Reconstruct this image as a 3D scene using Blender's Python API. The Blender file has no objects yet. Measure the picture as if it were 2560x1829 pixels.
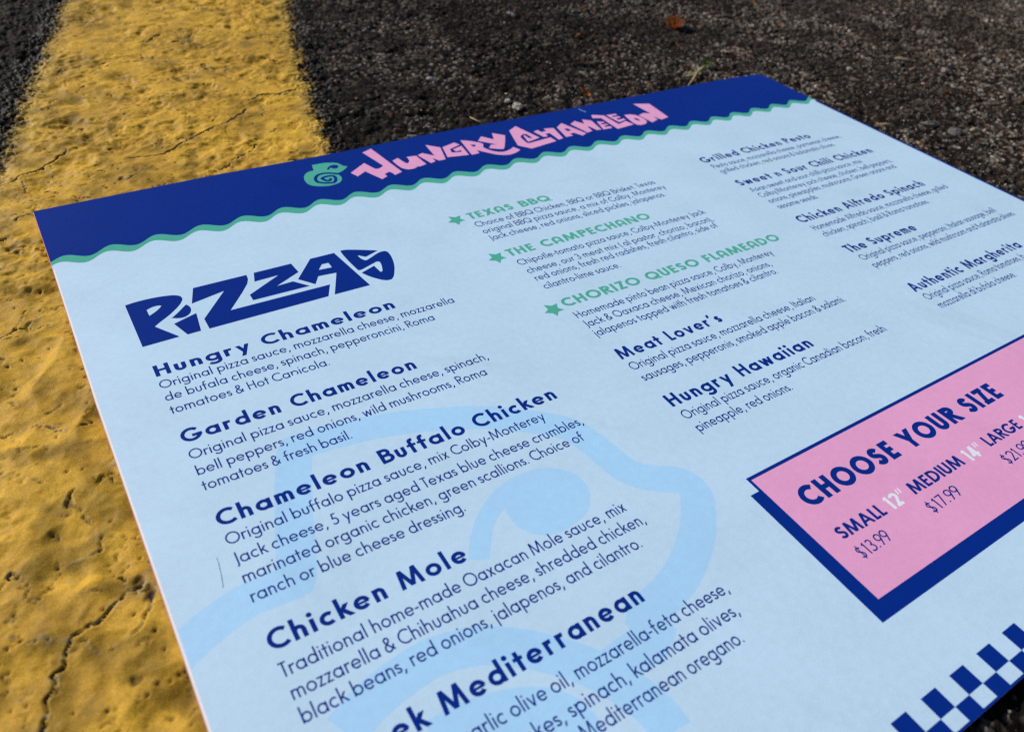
import bpy, math, random
import numpy as np
from mathutils import Matrix, Vector
from mathutils.geometry import delaunay_2d_cdt

W = 0.2794            # width of the printed sheet in metres
scn = bpy.context.scene

# ------------------------------------------------------------------ camera
FOC, RV, TV = 1935.4529779564, (-0.8140488550391713, -0.31268765577033003, -0.4974343511659734), (-0.4595769825283484, -0.1484917049159051, 0.7424439517658187)
th = math.sqrt(sum(c*c for c in RV))
Rm = Matrix.Rotation(th, 3, Vector(RV).normalized())          # page (u right, v down, n into page) -> camera (x right, y down, z ahead)
pos_page = -(Rm.transposed() @ Vector(TV))
FLIP = Matrix(((1, 0, 0), (0, -1, 0), (0, 0, -1)))            # page axes -> world axes
cam_pos = FLIP @ pos_page * W
cam_rot = FLIP @ Rm.transposed() @ Matrix(((1, 0, 0), (0, -1, 0), (0, 0, -1)))
cam = bpy.data.cameras.new('camera'); cob = bpy.data.objects.new('camera', cam); scn.collection.objects.link(cob)
cob.matrix_world = Matrix.Translation(cam_pos) @ cam_rot.to_4x4()
cam.sensor_fit = 'HORIZONTAL'; cam.sensor_width = 36.0; cam.lens = 36.0 * FOC / 2560.0
cam.clip_start = 0.005; cam.clip_end = 2000.0
cam.dof.use_dof = True; cam.dof.focus_distance = 0.178; cam.dof.aperture_fstop = 24.0
scn.cycles.filter_width = 1.3; scn.cycles.use_denoising = False
scn.camera = cob

# ------------------------------------------------------------------ daylight
EL = math.radians(33.0)
sd = Vector((0.50, -0.86)).normalized()                       # ground direction in which shadows fall
d = Vector((sd.x*math.cos(EL), sd.y*math.cos(EL), -math.sin(EL)))
sun = bpy.data.lights.new('sun', 'SUN'); sun.energy = 4.75; sun.angle = math.radians(0.55); sun.color = (1.0, 0.94, 0.86)
sob = bpy.data.objects.new('sun', sun); scn.collection.objects.link(sob); sob.rotation_euler = d.to_track_quat('-Z', 'Y').to_euler()
wd = bpy.data.worlds.new('World'); scn.world = wd; wd.use_nodes = True
nt = wd.node_tree; bg = nt.nodes['Background']; sky = nt.nodes.new('ShaderNodeTexSky'); sky.sky_type = 'NISHITA'
sky.sun_disc = False; sky.sun_elevation = EL; sky.sun_rotation = math.atan2(-d.x, -d.y); sky.air_density = 1.0; sky.dust_density = 0.6
nt.links.new(sky.outputs[0], bg.inputs[0]); bg.inputs[1].default_value = 0.075
scn.view_settings.view_transform = 'Standard'; scn.view_settings.look = 'None'; scn.view_settings.exposure = 0.0
scn.view_settings.gamma = 1.0; scn.view_settings.use_curve_mapping = False

# traced shapes, in page units (1 = sheet width; u right, v down from the top left corner)
LIT = {'pizzas': [[[(.0421,.1906),(.0478,.1897),(.054,.1894),(.0621,.1895),(.0691,.1903),(.0761,.1918),(.0806,.1934),(.0839,.1957),(.0853,.1978),(.0855,.2008),(.0848,.2033),(.0827,.207),(.0797,.2107),(.0756,.2147),(.0706,.2191),(.0654,.2229),(.0608,.2261),(.0564,.2297),(.0703,.2511),(.042,.2514)],[(.0559,.2045),(.056,.2134),(.0587,.2118),(.0626,.2092),(.0656,.2065),(.0678,.204),(.0666,.2027),(.0638,.2022),(.0599,.2027)]],[[(.0859,.2108),(.0872,.213),(.088,.2163),(.0877,.2196),(.0864,.2229),(.0843,.2255),(.0812,.2272),(.078,.2274),(.0745,.2263),(.0708,.224),(.073,.2226),(.0767,.2195),(.0819,.2146)]],[[(.0706,.2327),(.0901,.2262),(.087,.2511),(.0764,.2512)]],[[(.0974,.1899),(.1437,.1902),(.14,.2038),(.116,.2347),(.2036,.2359),(.1957,.2519),(.0936,.2514),(.0936,.2368),(.1193,.2054),(.0905,.2117)]],[[(.1505,.1898),(.1849,.1899),(.1861,.2056),(.1617,.218),(.1765,.2173),(.1871,.2303),(.1368,.2293),(.1369,.2204),(.1684,.2026),(.1467,.2033)]],[[(.2032,.1899),(.2265,.19),(.2348,.2523),(.2015,.2518),(.2158,.2213),(.1992,.2195),(.1925,.23),(.1816,.2162)],[(.2092,.203),(.2155,.2033),(.2156,.2114),(.2034,.2104)]],[[(.2332,.1892),(.2358,.1891),(.241,.1907),(.2498,.1951),(.265,.2036),(.2504,.2088),(.2446,.2032),(.2446,.2068),(.2455,.2107),(.2477,.2141),(.25,.2138),(.2562,.2108),(.2631,.2076),(.2678,.2068),(.2708,.2074),(.2724,.21),(.2721,.2174),(.2701,.2265),(.2672,.2349),(.2634,.2427),(.2594,.2493),(.2556,.2526),(.2516,.2522),(.2477,.2494),(.2424,.2431),(.2388,.2372),(.236,.2313),(.2509,.2257),(.2519,.2361),(.2526,.2374),(.2538,.2371),(.2554,.234),(.2576,.2273),(.2584,.2223),(.2574,.2209),(.2554,.2206),(.2446,.2244),(.2384,.2267),(.2353,.2265),(.2346,.2235),(.2332,.2087),(.2328,.1976),(.2329,.1911)]]],
'logo': [[[(.3045,.0495),(.3275,.0338),(.3323,.0498),(.3344,.0521),(.3368,.0525),(.3419,.0499),(.3432,.0484),(.3435,.045),(.3363,.0093),(.3495,.0039),(.3569,.0693),(.3467,.0732),(.3457,.0674),(.3445,.0645),(.342,.0644),(.337,.0669),(.3376,.0723),(.3297,.0764),(.3203,.0525),(.3083,.0598)]],[[(.3587,.0412),(.3672,.0375),(.3684,.0448),(.3695,.0505),(.3711,.0537),(.3732,.053),(.3755,.0497),(.3771,.0452),(.3777,.039),(.3889,.0407),(.3902,.0638),(.3808,.0661),(.3793,.0649),(.3727,.0679),(.3654,.0672),(.3607,.0615),(.359,.051)]],[[(.4117,.0199),(.425,.0325),(.4161,.0621),(.4077,.0619),(.4035,.0536),(.4028,.062),(.3962,.064),(.3911,.0402),(.3985,.0373),(.4085,.0488)]],[[(.4275,.0331),(.4463,.0276),(.4497,.0352),(.4333,.041),(.431,.0487),(.4338,.0508),(.4423,.0527),(.4441,.0484),(.4371,.0495),(.436,.0431),(.4501,.0386),(.4465,.0629),(.4206,.0583)]],[[(.4562,.0252),(.4643,.0297),(.4701,.035),(.4754,.041),(.4764,.0452),(.4746,.0485),(.4724,.0513),(.4739,.0584),(.4782,.0657),(.484,.0706),(.4902,.0721),(.4975,.0703),(.5018,.0685),(.5061,.0656),(.5099,.0756),(.5037,.079),(.497,.081),(.4905,.0815),(.4838,.0795),(.4769,.0751),(.4717,.0692),(.4662,.0624),(.4614,.0558),(.4601,.0639),(.4496,.0642)],[(.4619,.0398),(.466,.0421),(.4671,.0439),(.4648,.0462),(.4615,.0467)]],[[(.4851,.0255),(.4952,.039),(.5025,.0225),(.5143,.0343),(.5064,.0469),(.4975,.0601),(.4934,.0649),(.491,.0657),(.4866,.0635),(.4775,.0568),(.4845,.0499),(.491,.0521),(.483,.0431),(.4752,.0351)]],[[(.5262,.0249),(.5407,.0168),(.5507,.0566),(.5308,.0612),(.5348,.0437),(.5371,.0439),(.5373,.0527),(.5418,.0541),(.5418,.0503),(.5407,.0411),(.5371,.0401),(.5325,.0427),(.5291,.0475),(.5277,.0628),(.5298,.0649),(.5638,.0613),(.5645,.073),(.5245,.0783),(.5136,.0646),(.519,.047)]],[[(.5531,.0392),(.5606,.0372),(.5618,.0441),(.5698,.0436),(.5699,.0367),(.5831,.0401),(.5774,.0696),(.5699,.0708),(.5699,.0503),(.5635,.0506),(.5623,.0577),(.5567,.0571)]],[[(.5883,.0399),(.6013,.0318),(.6133,.0694),(.6051,.0731),(.5992,.0618),(.5923,.0627),(.5938,.0684),(.5828,.0681)],[(.5947,.047),(.599,.048),(.6011,.0548),(.5944,.0554)]],[[(.6105,.0391),(.6213,.0328),(.6282,.045),(.6335,.0329),(.6429,.0403),(.6387,.0678),(.632,.0669),(.6292,.0542),(.6272,.0534),(.6249,.0665),(.6163,.0684)]],[[(.6481,.0451),(.6557,.0496),(.6558,.0529),(.6493,.0518),(.6492,.0555),(.656,.057),(.6555,.0603),(.6492,.0598),(.6481,.0638),(.6561,.0645),(.655,.0694),(.6413,.0689)]],[[(.6542,.0257),(.6686,.0338),(.6702,.0637),(.6854,.0591),(.6889,.0719),(.6597,.0747),(.6603,.0392),(.6491,.0347)]],[[(.6723,.0339),(.6871,.0354),(.6868,.0398),(.6779,.0389),(.6777,.0427),(.6866,.0436),(.6867,.0472),(.6785,.048),(.6781,.0528),(.6878,.0518),(.6879,.056),(.6748,.0588)]],[[(.6956,.0433),(.7041,.0445),(.7101,.0492),(.7132,.0572),(.7129,.0676),(.7099,.0732),(.7048,.0765),(.698,.0773),(.6928,.0751),(.6915,.0684),(.6929,.0566)],[(.7016,.0552),(.7053,.0584),(.7053,.0659),(.7028,.0656),(.7008,.0613)]],[[(.7316,.0181),(.7537,.0263),(.7489,.0717),(.7347,.0743),(.7302,.0622),(.7295,.0722),(.7166,.0765),(.7145,.051),(.7245,.048),(.7336,.0531)]]],
'emblem': [(.2733,.0157),(.2782,.0158),(.2867,.016),(.2939,.0182),(.2995,.0212),(.3018,.0247),(.3034,.0296),(.305,.0317),(.3074,.0337),(.3051,.0365),(.3,.0404),(.2952,.0431),(.291,.0443),(.2898,.0458),(.2916,.0502),(.2915,.0554),(.2898,.0599),(.2862,.0642),(.2818,.0662),(.2754,.0672),(.2687,.0663),(.2621,.0637),(.257,.0602),(.2541,.0557),(.2533,.0502),(.2541,.0428),(.2567,.0361),(.2602,.0317),(.2645,.0289),(.2705,.0282)],
'emblem_eye': [(.2841,.0323),(.2866,.0284),(.2903,.0252),(.2944,.0245),(.2975,.0259),(.2987,.0289),(.2979,.0313),(.2954,.0332),(.2921,.0329),(.2905,.0308),(.2894,.0297),(.2877,.0309),(.2857,.0335)],
'emblem_spiral': [(.2908,.0462),(.2868,.0427),(.2797,.0393),(.2738,.039),(.2694,.041),(.2659,.0454),(.2643,.0506),(.265,.0548),(.2684,.0582),(.2733,.0607),(.2787,.0622),(.2821,.0605),(.2848,.0551),(.2855,.0508),(.284,.0479),(.2791,.0467),(.2746,.0473),(.2715,.0492),(.2726,.0523),(.2747,.0559),(.2775,.0564),(.2794,.054),(.2785,.0526)],
'wm_head': [(-.0117,.5287),(.0006,.522),(.0131,.5164),(.0244,.5127),(.0361,.5099),(.0491,.5089),(.0693,.5107),(.0745,.496),(.0843,.4663),(.097,.4312),(.1064,.4078),(.1509,.4131),(.1815,.4204),(.2119,.4317),(.2414,.446),(.2729,.4691),(.2888,.486),(.2944,.5022),(.2976,.5209),(.3014,.5394),(.3136,.5528),(.3284,.563),(.3313,.5756),(.3197,.5919),(.3037,.6067),(.2809,.6207),(.2593,.6284),(.2355,.6327),(.2369,.6474),(.2051,.6493),(.1985,.6536)],
'wm_ring': [(.0582,.6073),(.0758,.5995),(.0981,.5949),(.1182,.5939),(.1368,.5985),(.1483,.6036),(.1638,.615),(.1763,.6269),(.1876,.6402),(.1969,.6557),(.2034,.6713),(.206,.6833),(.2059,.6943)],
'wm_inner': [(.0954,.6354),(.1131,.6352),(.1295,.6384),(.1434,.6433),(.1552,.6502),(.1621,.6585),(.1639,.6668),(.162,.6747)],
'wm_eye': [(.1657,.5473),(.1757,.5331),(.1911,.5183),(.2116,.5074),(.2342,.5042),(.2525,.5088),(.2647,.5195),(.268,.5331),(.2626,.5455),(.2521,.5545),(.237,.558),(.2247,.5581),(.2132,.5517),(.2064,.541),(.2061,.529),(.2077,.5239),(.198,.5293),(.1888,.5381),(.1774,.5538)],
'cracks': [([(.1046,-.0783),(.1273,-.0745),(.1426,-.078),(.1637,-.0898),(.1826,-.1034),(.201,-.1135),(.2262,-.126),(.2411,-.1388),(.2566,-.1521)],1.1),([(.2688,-.1775),(.288,-.1882),(.3072,-.1806),(.3239,-.1875),(.3455,-.2012),(.3677,-.2039)],1.1),([(-.0206,-.0613),(-.0062,-.0689),(.006,-.0778),(.0196,-.0847),(.0344,-.097),(.0463,-.1114),(.0489,-.1223)],.9),([(.0,-.0643),(.0017,-.0359),(.0166,-.036),(.0282,-.0222),(.0402,-.0117),(.0525,-.0028)],.6),([(.0992,-.3508),(.1177,-.3525),(.1335,-.3671),(.157,-.3615),(.1748,-.355),(.1914,-.3429),(.2199,-.3385),(.2345,-.3181),(.2572,-.2919),(.2729,-.2772)],.6),([(.2359,-.3924),(.2506,-.4003),(.2648,-.4292),(.2711,-.448)],.7),([(.3064,-.2916),(.3087,-.2609),(.3109,-.2313),(.3165,-.2179)],.6),([(.1801,-.0142),(.1945,-.0235),(.2066,-.0302),(.2271,-.046),(.2395,-.062)],.7),([(.2539,-.078),(.2676,-.0858)],.7),([(-.0166,.0137),(-.003,.0076)],.8),([(.2555,-.5733),(.2609,-.5401),(.2617,-.5169)],.7),([(.216,-.5095),(.2366,-.5138),(.2552,-.5266)],.8),([(.2032,-.4268),(.2226,-.4471)],1.2),([(.2971,-.295),(.3064,-.2916)],1.2),([(.0974,-.4164),(.108,-.4126)],1.0),([(.0793,-.3498),(.0889,-.3535)],1.1),([(-.0503,.1988),(-.0446,.1932),(-.0357,.1837),(-.0307,.1718),(-.0265,.1609)],.6),([(-.0404,.1866),(-.0319,.1882),(-.0235,.1899),(-.0128,.1899),(-.0055,.189)],.5),([(-.0291,.0634),(-.0214,.0648),(-.0135,.0641)],1.3),([(-.0326,.0436),(-.0265,.0418)],.7),([(-.0621,.3028),(-.0499,.3038),(-.0364,.3069),(-.0301,.3155),(-.0269,.3194),(-.0165,.3194),(-.0082,.317)],.8),([(-.0072,.3684),(-.0026,.3647)],.8),([(-.0729,.4248),(-.0681,.4283),(-.0659,.4351),(-.0658,.4428),(-.0628,.4506),(-.0591,.4542)],.6),([(-.0491,.4861),(-.0514,.4896),(-.0536,.4939),(-.0566,.4999),(-.0612,.504),(-.0639,.5113),(-.0656,.5153),(-.0664,.522),(-.0685,.5276),(-.0706,.5365)],1.0),([(-.0491,.4861),(-.0442,.4849),(-.0392,.4837),(-.0335,.4827),(-.029,.4785),(-.0244,.4742),(-.0189,.4721),(-.0168,.4697),(-.0172,.4668)],.9),([(-.0171,.4664),(-.0186,.4615),(-.0181,.4562),(-.0144,.4537),(-.0097,.4506),(-.0058,.4509),(-.001,.456)],.45),([(-.0492,.4865),(-.0546,.4838),(-.0598,.48),(-.0651,.4773),(-.0705,.475),(-.0753,.4719),(-.0777,.4689)],.5),([(-.0758,.4716),(-.0765,.4775)],.4),([(-.002,.4602),(-.0058,.4641),(-.0061,.4695),(-.012,.4698)],.4),([(-.0167,.4707),(-.0099,.4746)],.4)],
'pits': [((.0911,-.1103),1.0),((.3576,-.4187),1.2),((.3869,-.4088),1.0),((.3348,-.3121),1.3),((.0667,-.3137),1.2),((.0179,-.0354),1.3),((.0975,-.2913),.8),((.1777,-.0114),1.0),((.0234,-.207),1.0),((-.0249,.0609),2.2),((-.016,.0143),.8),((-.0038,.0075),.8),((-.0512,.2214),1.0),((-.0096,.4675),1.8),((-.0059,.4795),2.0),((-.0528,.4457),.7),((-.0164,.5338),1.0),((-.0253,.5264),1.4),((.2336,-.1324),1.4),((.3239,-.1875),1.2),((.2997,-.0107),1.4)],
'hollows': [((-.036,.4985),1),((-.0611,.4888),1),((-.0499,.5076),.8),((-.0385,.5231),.8),((-.0556,.5247),.9),((-.0227,.5504),.8),((-.0243,.5247),.7),((-.0747,.4533),1),((-.0564,.441),.7),((-.0357,.4407),.7),((-.0226,.4395),.7),((-.0063,.51),.7),((-.0066,.5513),1),((-.0813,.4989),.9),((-.0213,.4681),.7),((-.0664,.4614),.9)],
'deb': {'leaf_big': [(1.0073,-.2164),(1.0327,-.2211)],
'leaf_shadow': [(1.0233,-.1852)],
'leaf_s2': [(.8247,-.2364)],
'leaf_s3': [(.9166,-.3476)],
'leaf_s4': [(.688,-.0412),(.6872,-.0205)],
'flake': [(.8377,-.1787)],
'redbit': [(.7373,-.0052)],
'sprig': [(.8557,-.0054),(.8744,-.0163),(.8917,-.0282),(.9148,-.0384),(.9324,-.0512)],
'sprigsh': [(.886,-.0192),(.9338,-.039)],
'tanst': [(1.2822,.041),(1.2971,.0563)],
'redchip': [(1.1974,.1475),(1.24,.1365)],
'orange': [(1.2257,.1754)],
'brownred': [(1.2398,.1875),(1.2543,.1932)],
'stick': [(1.0225,.2148),(1.0318,.227)],
'st': [(1.0882,.2376),(1.1018,.2489),(1.1329,.2789),(1.1001,.2722),(1.3076,.1153),(1.1571,.0443),(.5127,-.1579),(.5731,-.0286),(.5701,-.0495),(.7709,-.3622),(.7764,-.3583)],
'flake2': [(1.3076,-.0532)],
'twig': [(.4969,-.0218),(.5031,-.0024)],
'hollow': [(.4636,-.2966)],
'hole': [(1.2714,.1269),(1.2085,.1542),(1.1276,.1938)]},'star': [(.3561,.1764),(.3621,.1805),(.3684,.1797),(.3654,.1856),(.3691,.1905),(.3628,.1903),(.3584,.1954),(.3567,.1901),(.3505,.1867),(.3562,.1837)],
'outline_top': [(.0005,.003),(.1173,-.0024),(.1771,-.0041),(.2438,-.0025),(.3189,-.0024),(.4181,-.0059),(.6233,-.0026),(.8878,-.0049),(.937,-.0031),(.9817,.0004),(.9949,.0046),(.9996,.0101)]}

# ------------------------------------------------------------------ helpers
def link(o, parent=None):
    scn.collection.objects.link(o)
    if parent is not None: o.parent = parent
    return o
def mesh_obj(name, verts, faces, mat, parent=None, smooth=False):
    me = bpy.data.meshes.new(name); me.from_pydata(verts, [], faces); me.update()
    if smooth: me.polygons.foreach_set('use_smooth', [True]*len(me.polygons))
    if mat: me.materials.append(mat)
    return link(bpy.data.objects.new(name, me), parent)
def tag(o, label=None, cat=None, group=None, kind=None):
    if label: o['label'] = label
    if cat: o['category'] = cat
    if group: o['group'] = group
    if kind: o['kind'] = kind
    return o

def hsh(i, j, s):
    n = (i.astype(np.int64)*374761393 + j.astype(np.int64)*668265263 + s*1274126177) & 0x7fffffff
    n = ((n ^ (n >> 13)) * 1274126177) & 0x7fffffff
    n = ((n ^ (n >> 16)) * 69069 + 12345) & 0x7fffffff
    return ((n >> 7) & 0xffff) / 65535.0
def vnoise(x, y, cell, s):
    x = x/cell; y = y/cell; i = np.floor(x); j = np.floor(y); fx = x-i; fy = y-j
    fx = fx*fx*fx*(fx*(fx*6-15)+10); fy = fy*fy*fy*(fy*(fy*6-15)+10)
    a = hsh(i, j, s); b = hsh(i+1, j, s); c = hsh(i, j+1, s); e = hsh(i+1, j+1, s)
    return (a*(1-fx)+b*fx)*(1-fy) + (c*(1-fx)+e*fx)*fy
def fbm(x, y, cell, s, n=3, g=.5):
    t = 0; a = 1; w = 0
    for k in range(n):
        ca, sa = math.cos(.7*k+.3), math.sin(.7*k+.3)
        t = t + a*vnoise(x*ca-y*sa, x*sa+y*ca, cell/2**k, s+17*k); w += a; a *= g
    return t/w
def worley(x, y, cell, s):
    X = x/cell; Y = y/cell; I = np.floor(X); J = np.floor(Y)
    f1 = np.full(x.shape, 9.0); f2 = np.full(x.shape, 9.0); ci = np.zeros(x.shape); cj = np.zeros(x.shape); ox = np.zeros(x.shape); oy = np.zeros(x.shape)
    for a in (-1, 0, 1):
        for b in (-1, 0, 1):
            i = I+a; j = J+b
            dx = X-(i+.12+.76*hsh(i, j, s)); dy = Y-(j+.12+.76*hsh(i, j, s+5))
            an = hsh(i, j, s+9)*3.14; ca = np.cos(an); sa = np.sin(an); st = .75+.55*hsh(i, j, s+11)
            ex = (dx*ca+dy*sa)*st; ey = (-dx*sa+dy*ca)/st
            ds = np.maximum(np.sqrt(ex*ex+ey*ey), (np.abs(ex)+np.abs(ey))*.78)
            m = ds < f1
            f2 = np.where(m, f1, np.minimum(f2, ds)); f1 = np.where(m, ds, f1)
            ci = np.where(m, i, ci); cj = np.where(m, j, cj); ox = np.where(m, dx, ox); oy = np.where(m, dy, oy)
    return f1, f2, ci, cj, ox, oy
def sstep(a, b, x):
    t = np.clip((x-a)/(b-a), 0, 1); return t*t*(3-2*t)

# page coordinates of a feature on the ground -> metres (the ground lies 1.6 mm under the print)
FU, FV, FH = pos_page.x, pos_page.y, -pos_page.z
def gnd(p, drop=0.0016):
    k = (FH + drop/W)/FH
    return ((FU+(p[0]-FU)*k)*W, -(FV+(p[1]-FV)*k)*W)

# ------------------------------------------------------------------ materials
def new_mat(name):
    m = bpy.data.materials.new(name); m.use_nodes = True
    return m, m.node_tree, m.node_tree.nodes['Principled BSDF']
def nd(nt, t, **k):
    n = nt.nodes.new(t)
    for a, v in k.items():
        if a in n.inputs: n.inputs[a].default_value = v
        else: setattr(n, a, v)
    return n
def ink(name, col, rough=.5, spec=.025):
    m, nt, p = new_mat(name); L = nt.links.new
    tc = nd(nt, 'ShaderNodeTexCoord'); 
    n1 = nd(nt, 'ShaderNodeTexNoise'); n1.inputs['Scale'].default_value = 55; n1.inputs['Detail'].default_value = 5
    n2 = nd(nt, 'ShaderNodeTexNoise'); n2.inputs['Scale'].default_value = 2600; n2.inputs['Detail'].default_value = 3
    n3 = nd(nt, 'ShaderNodeTexVoronoi'); n3.inputs['Scale'].default_value = 62; n3.inputs['Randomness'].default_value = 1.0
    for n in (n1, n2, n3): L(tc.outputs['Object'], n.inputs['Vector'])
    mr = nd(nt, 'ShaderNodeMapRange'); mr.inputs[1].default_value = .3; mr.inputs[2].default_value = .7; mr.inputs[3].default_value = .965; mr.inputs[4].default_value = 1.03
    L(n1.outputs[0], mr.inputs[0])
    m2 = nd(nt, 'ShaderNodeMapRange'); m2.inputs[1].default_value = .3; m2.inputs[2].default_value = .7; m2.inputs[3].default_value = .97; m2.inputs[4].default_value = 1.03
    L(n2.outputs[0], m2.inputs[0])
    mu = nd(nt, 'ShaderNodeMath', operation='MULTIPLY'); L(mr.outputs[0], mu.inputs[0]); L(m2.outputs[0], mu.inputs[1])
    # tiny specks of grit stuck to the paper
    sp = nd(nt, 'ShaderNodeMapRange'); sp.inputs[1].default_value = .012; sp.inputs[2].default_value = .022; sp.inputs[3].default_value = .55; sp.inputs[4].default_value = 1.0
    L(n3.outputs['Distance'], sp.inputs[0])
    cs = nd(nt, 'ShaderNodeSeparateColor'); L(n3.outputs['Color'], cs.inputs[0])
    gt = nd(nt, 'ShaderNodeMath', operation='GREATER_THAN'); gt.inputs[1].default_value = .3; L(cs.outputs[0], gt.inputs[0])
    mx = nd(nt, 'ShaderNodeMath', operation='MAXIMUM'); L(sp.outputs[0], mx.inputs[0]); L(gt.outputs[0], mx.inputs[1])
    mu2 = nd(nt, 'ShaderNodeMath', operation='MULTIPLY'); L(mu.outputs[0], mu2.inputs[0]); L(mx.outputs[0], mu2.inputs[1])
    # faint rubbed smudges
    n4 = nd(nt, 'ShaderNodeTexNoise'); n4.inputs['Scale'].default_value = 22; n4.inputs['Detail'].default_value = 9; n4.inputs['Roughness'].default_value = .72; n4.inputs['Distortion'].default_value = 1.6; L(tc.outputs['Object'], n4.inputs['Vector'])
    sm = nd(nt, 'ShaderNodeMapRange'); sm.inputs[1].default_value = .56; sm.inputs[2].default_value = .70; sm.inputs[3].default_value = 1.0; sm.inputs[4].default_value = .935; L(n4.outputs[0], sm.inputs[0])
    mu3 = nd(nt, 'ShaderNodeMath', operation='MULTIPLY'); L(mu2.outputs[0], mu3.inputs[0]); L(sm.outputs[0], mu3.inputs[1]); mu2 = mu3
    n5 = nd(nt, 'ShaderNodeTexNoise'); n5.inputs['Scale'].default_value = 620; n5.inputs['Detail'].default_value = 4; L(tc.outputs['Object'], n5.inputs['Vector'])
    m5 = nd(nt, 'ShaderNodeMapRange'); m5.inputs[1].default_value = .3; m5.inputs[2].default_value = .7; m5.inputs[3].default_value = .972; m5.inputs[4].default_value = 1.028; L(n5.outputs[0], m5.inputs[0])
    mu5 = nd(nt, 'ShaderNodeMath', operation='MULTIPLY'); L(mu2.outputs[0], mu5.inputs[0]); L(m5.outputs[0], mu5.inputs[1]); mu2 = mu5
    vm = nd(nt, 'ShaderNodeVectorMath', operation='SCALE'); vm.inputs[0].default_value = col; L(mu2.outputs[0], vm.inputs['Scale'])
    L(vm.outputs[0], p.inputs['Base Color'])
    p.inputs['Roughness'].default_value = rough; p.inputs['Specular IOR Level'].default_value = spec
    # long soft waves of the sheet and fibre tooth
    w1 = nd(nt, 'ShaderNodeTexNoise'); w1.inputs['Scale'].default_value = 14; w1.inputs['Detail'].default_value = 3; L(tc.outputs['Object'], w1.inputs['Vector'])
    b1 = nd(nt, 'ShaderNodeBump'); b1.inputs['Strength'].default_value = .5; b1.inputs['Distance'].default_value = .0009; L(w1.outputs[0], b1.inputs['Height'])
    b2 = nd(nt, 'ShaderNodeBump'); b2.inputs['Strength'].default_value = .35; b2.inputs['Distance'].default_value = .00004; L(n2.outputs[0], b2.inputs['Height']); L(b1.outputs[0], b2.inputs['Normal'])
    L(b2.outputs[0], p.inputs['Normal'])
    return m
M_paper = ink('pale_blue_paper', (.480, .668, .845), .48, .24)
M_water = ink('watermark_blue_ink', (.372, .635, .90), .48, .24)
M_navy = ink('navy_ink', (.0020, .024, .225))
M_pink = ink('pink_ink', (.73, .345, .575))
M_green = ink('sea_green_ink', (.075, .395, .30))
M_white = ink('white_ink', (.72, .76, .84))
M_core = ink('white_card_core', (.82, .80, .80), .7)
M_pinkedge = ink('pink_card_backing', (.50, .22, .27), .7)

def simple(name, col, rough=.8, spec=.3, scale=900, var=.5, bump=.0003, trans=0.0):
    m, nt, p = new_mat(name); L = nt.links.new
    tc = nd(nt, 'ShaderNodeTexCoord'); n = nd(nt, 'ShaderNodeTexNoise'); n.inputs['Scale'].default_value = scale; n.inputs['Detail'].default_value = 6
    L(tc.outputs['Object'], n.inputs['Vector'])
    mr = nd(nt, 'ShaderNodeMapRange'); mr.inputs[1].default_value = .25; mr.inputs[2].default_value = .75; mr.inputs[3].default_value = 1-var; mr.inputs[4].default_value = 1+var
    L(n.outputs[0], mr.inputs[0])
    vm = nd(nt, 'ShaderNodeVectorMath', operation='SCALE'); vm.inputs[0].default_value = col; L(mr.outputs[0], vm.inputs['Scale']); L(vm.outputs[0], p.inputs['Base Color'])
    p.inputs['Roughness'].default_value = rough; p.inputs['Specular IOR Level'].default_value = spec
    b = nd(nt, 'ShaderNodeBump'); b.inputs['Strength'].default_value = .6; b.inputs['Distance'].default_value = bump; L(n.outputs[0], b.inputs['Height']); L(b.outputs[0], p.inputs['Normal'])
    if trans:
        tr_ = nd(nt, 'ShaderNodeBsdfTranslucent'); L(vm.outputs[0], tr_.inputs[0]); mxs = nd(nt, 'ShaderNodeMixShader'); mxs.inputs[0].default_value = trans
        L(p.outputs[0], mxs.inputs[1]); L(tr_.outputs[0], mxs.inputs[2]); L(mxs.outputs[0], nt.nodes['Material Output'].inputs[0])
    return m
def ground_mat(name, rough, spec, bumpd):
    m, nt, p = new_mat(name); L = nt.links.new
    at = nd(nt, 'ShaderNodeAttribute'); at.attribute_name = 'col'
    tc = nd(nt, 'ShaderNodeTexCoord'); n = nd(nt, 'ShaderNodeTexNoise'); n.inputs['Scale'].default_value = 2600; n.inputs['Detail'].default_value = 6; n.inputs['Roughness'].default_value = .7
    L(tc.outputs['Object'], n.inputs['Vector'])
    mr = nd(nt, 'ShaderNodeMapRange'); mr.inputs[1].default_value = .3; mr.inputs[2].default_value = .7; mr.inputs[3].default_value = .72; mr.inputs[4].default_value = 1.3
    L(n.outputs[0], mr.inputs[0])
    vm = nd(nt, 'ShaderNodeVectorMath', operation='SCALE'); L(at.outputs['Color'], vm.inputs[0]); L(mr.outputs[0], vm.inputs['Scale']); L(vm.outputs[0], p.inputs['Base Color'])
    p.inputs['Roughness'].default_value = rough; p.inputs['Specular IOR Level'].default_value = spec
    b = nd(nt, 'ShaderNodeBump'); b.inputs['Strength'].default_value = .8; b.inputs['Distance'].default_value = bumpd; L(n.outputs[0], b.inputs['Height']); L(b.outputs[0], p.inputs['Normal'])
    return m
M_asphalt = ground_mat('asphalt', .6, .03, .00030)
M_paint = ground_mat('yellow_road_paint', .5, .05, .00012)

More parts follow.
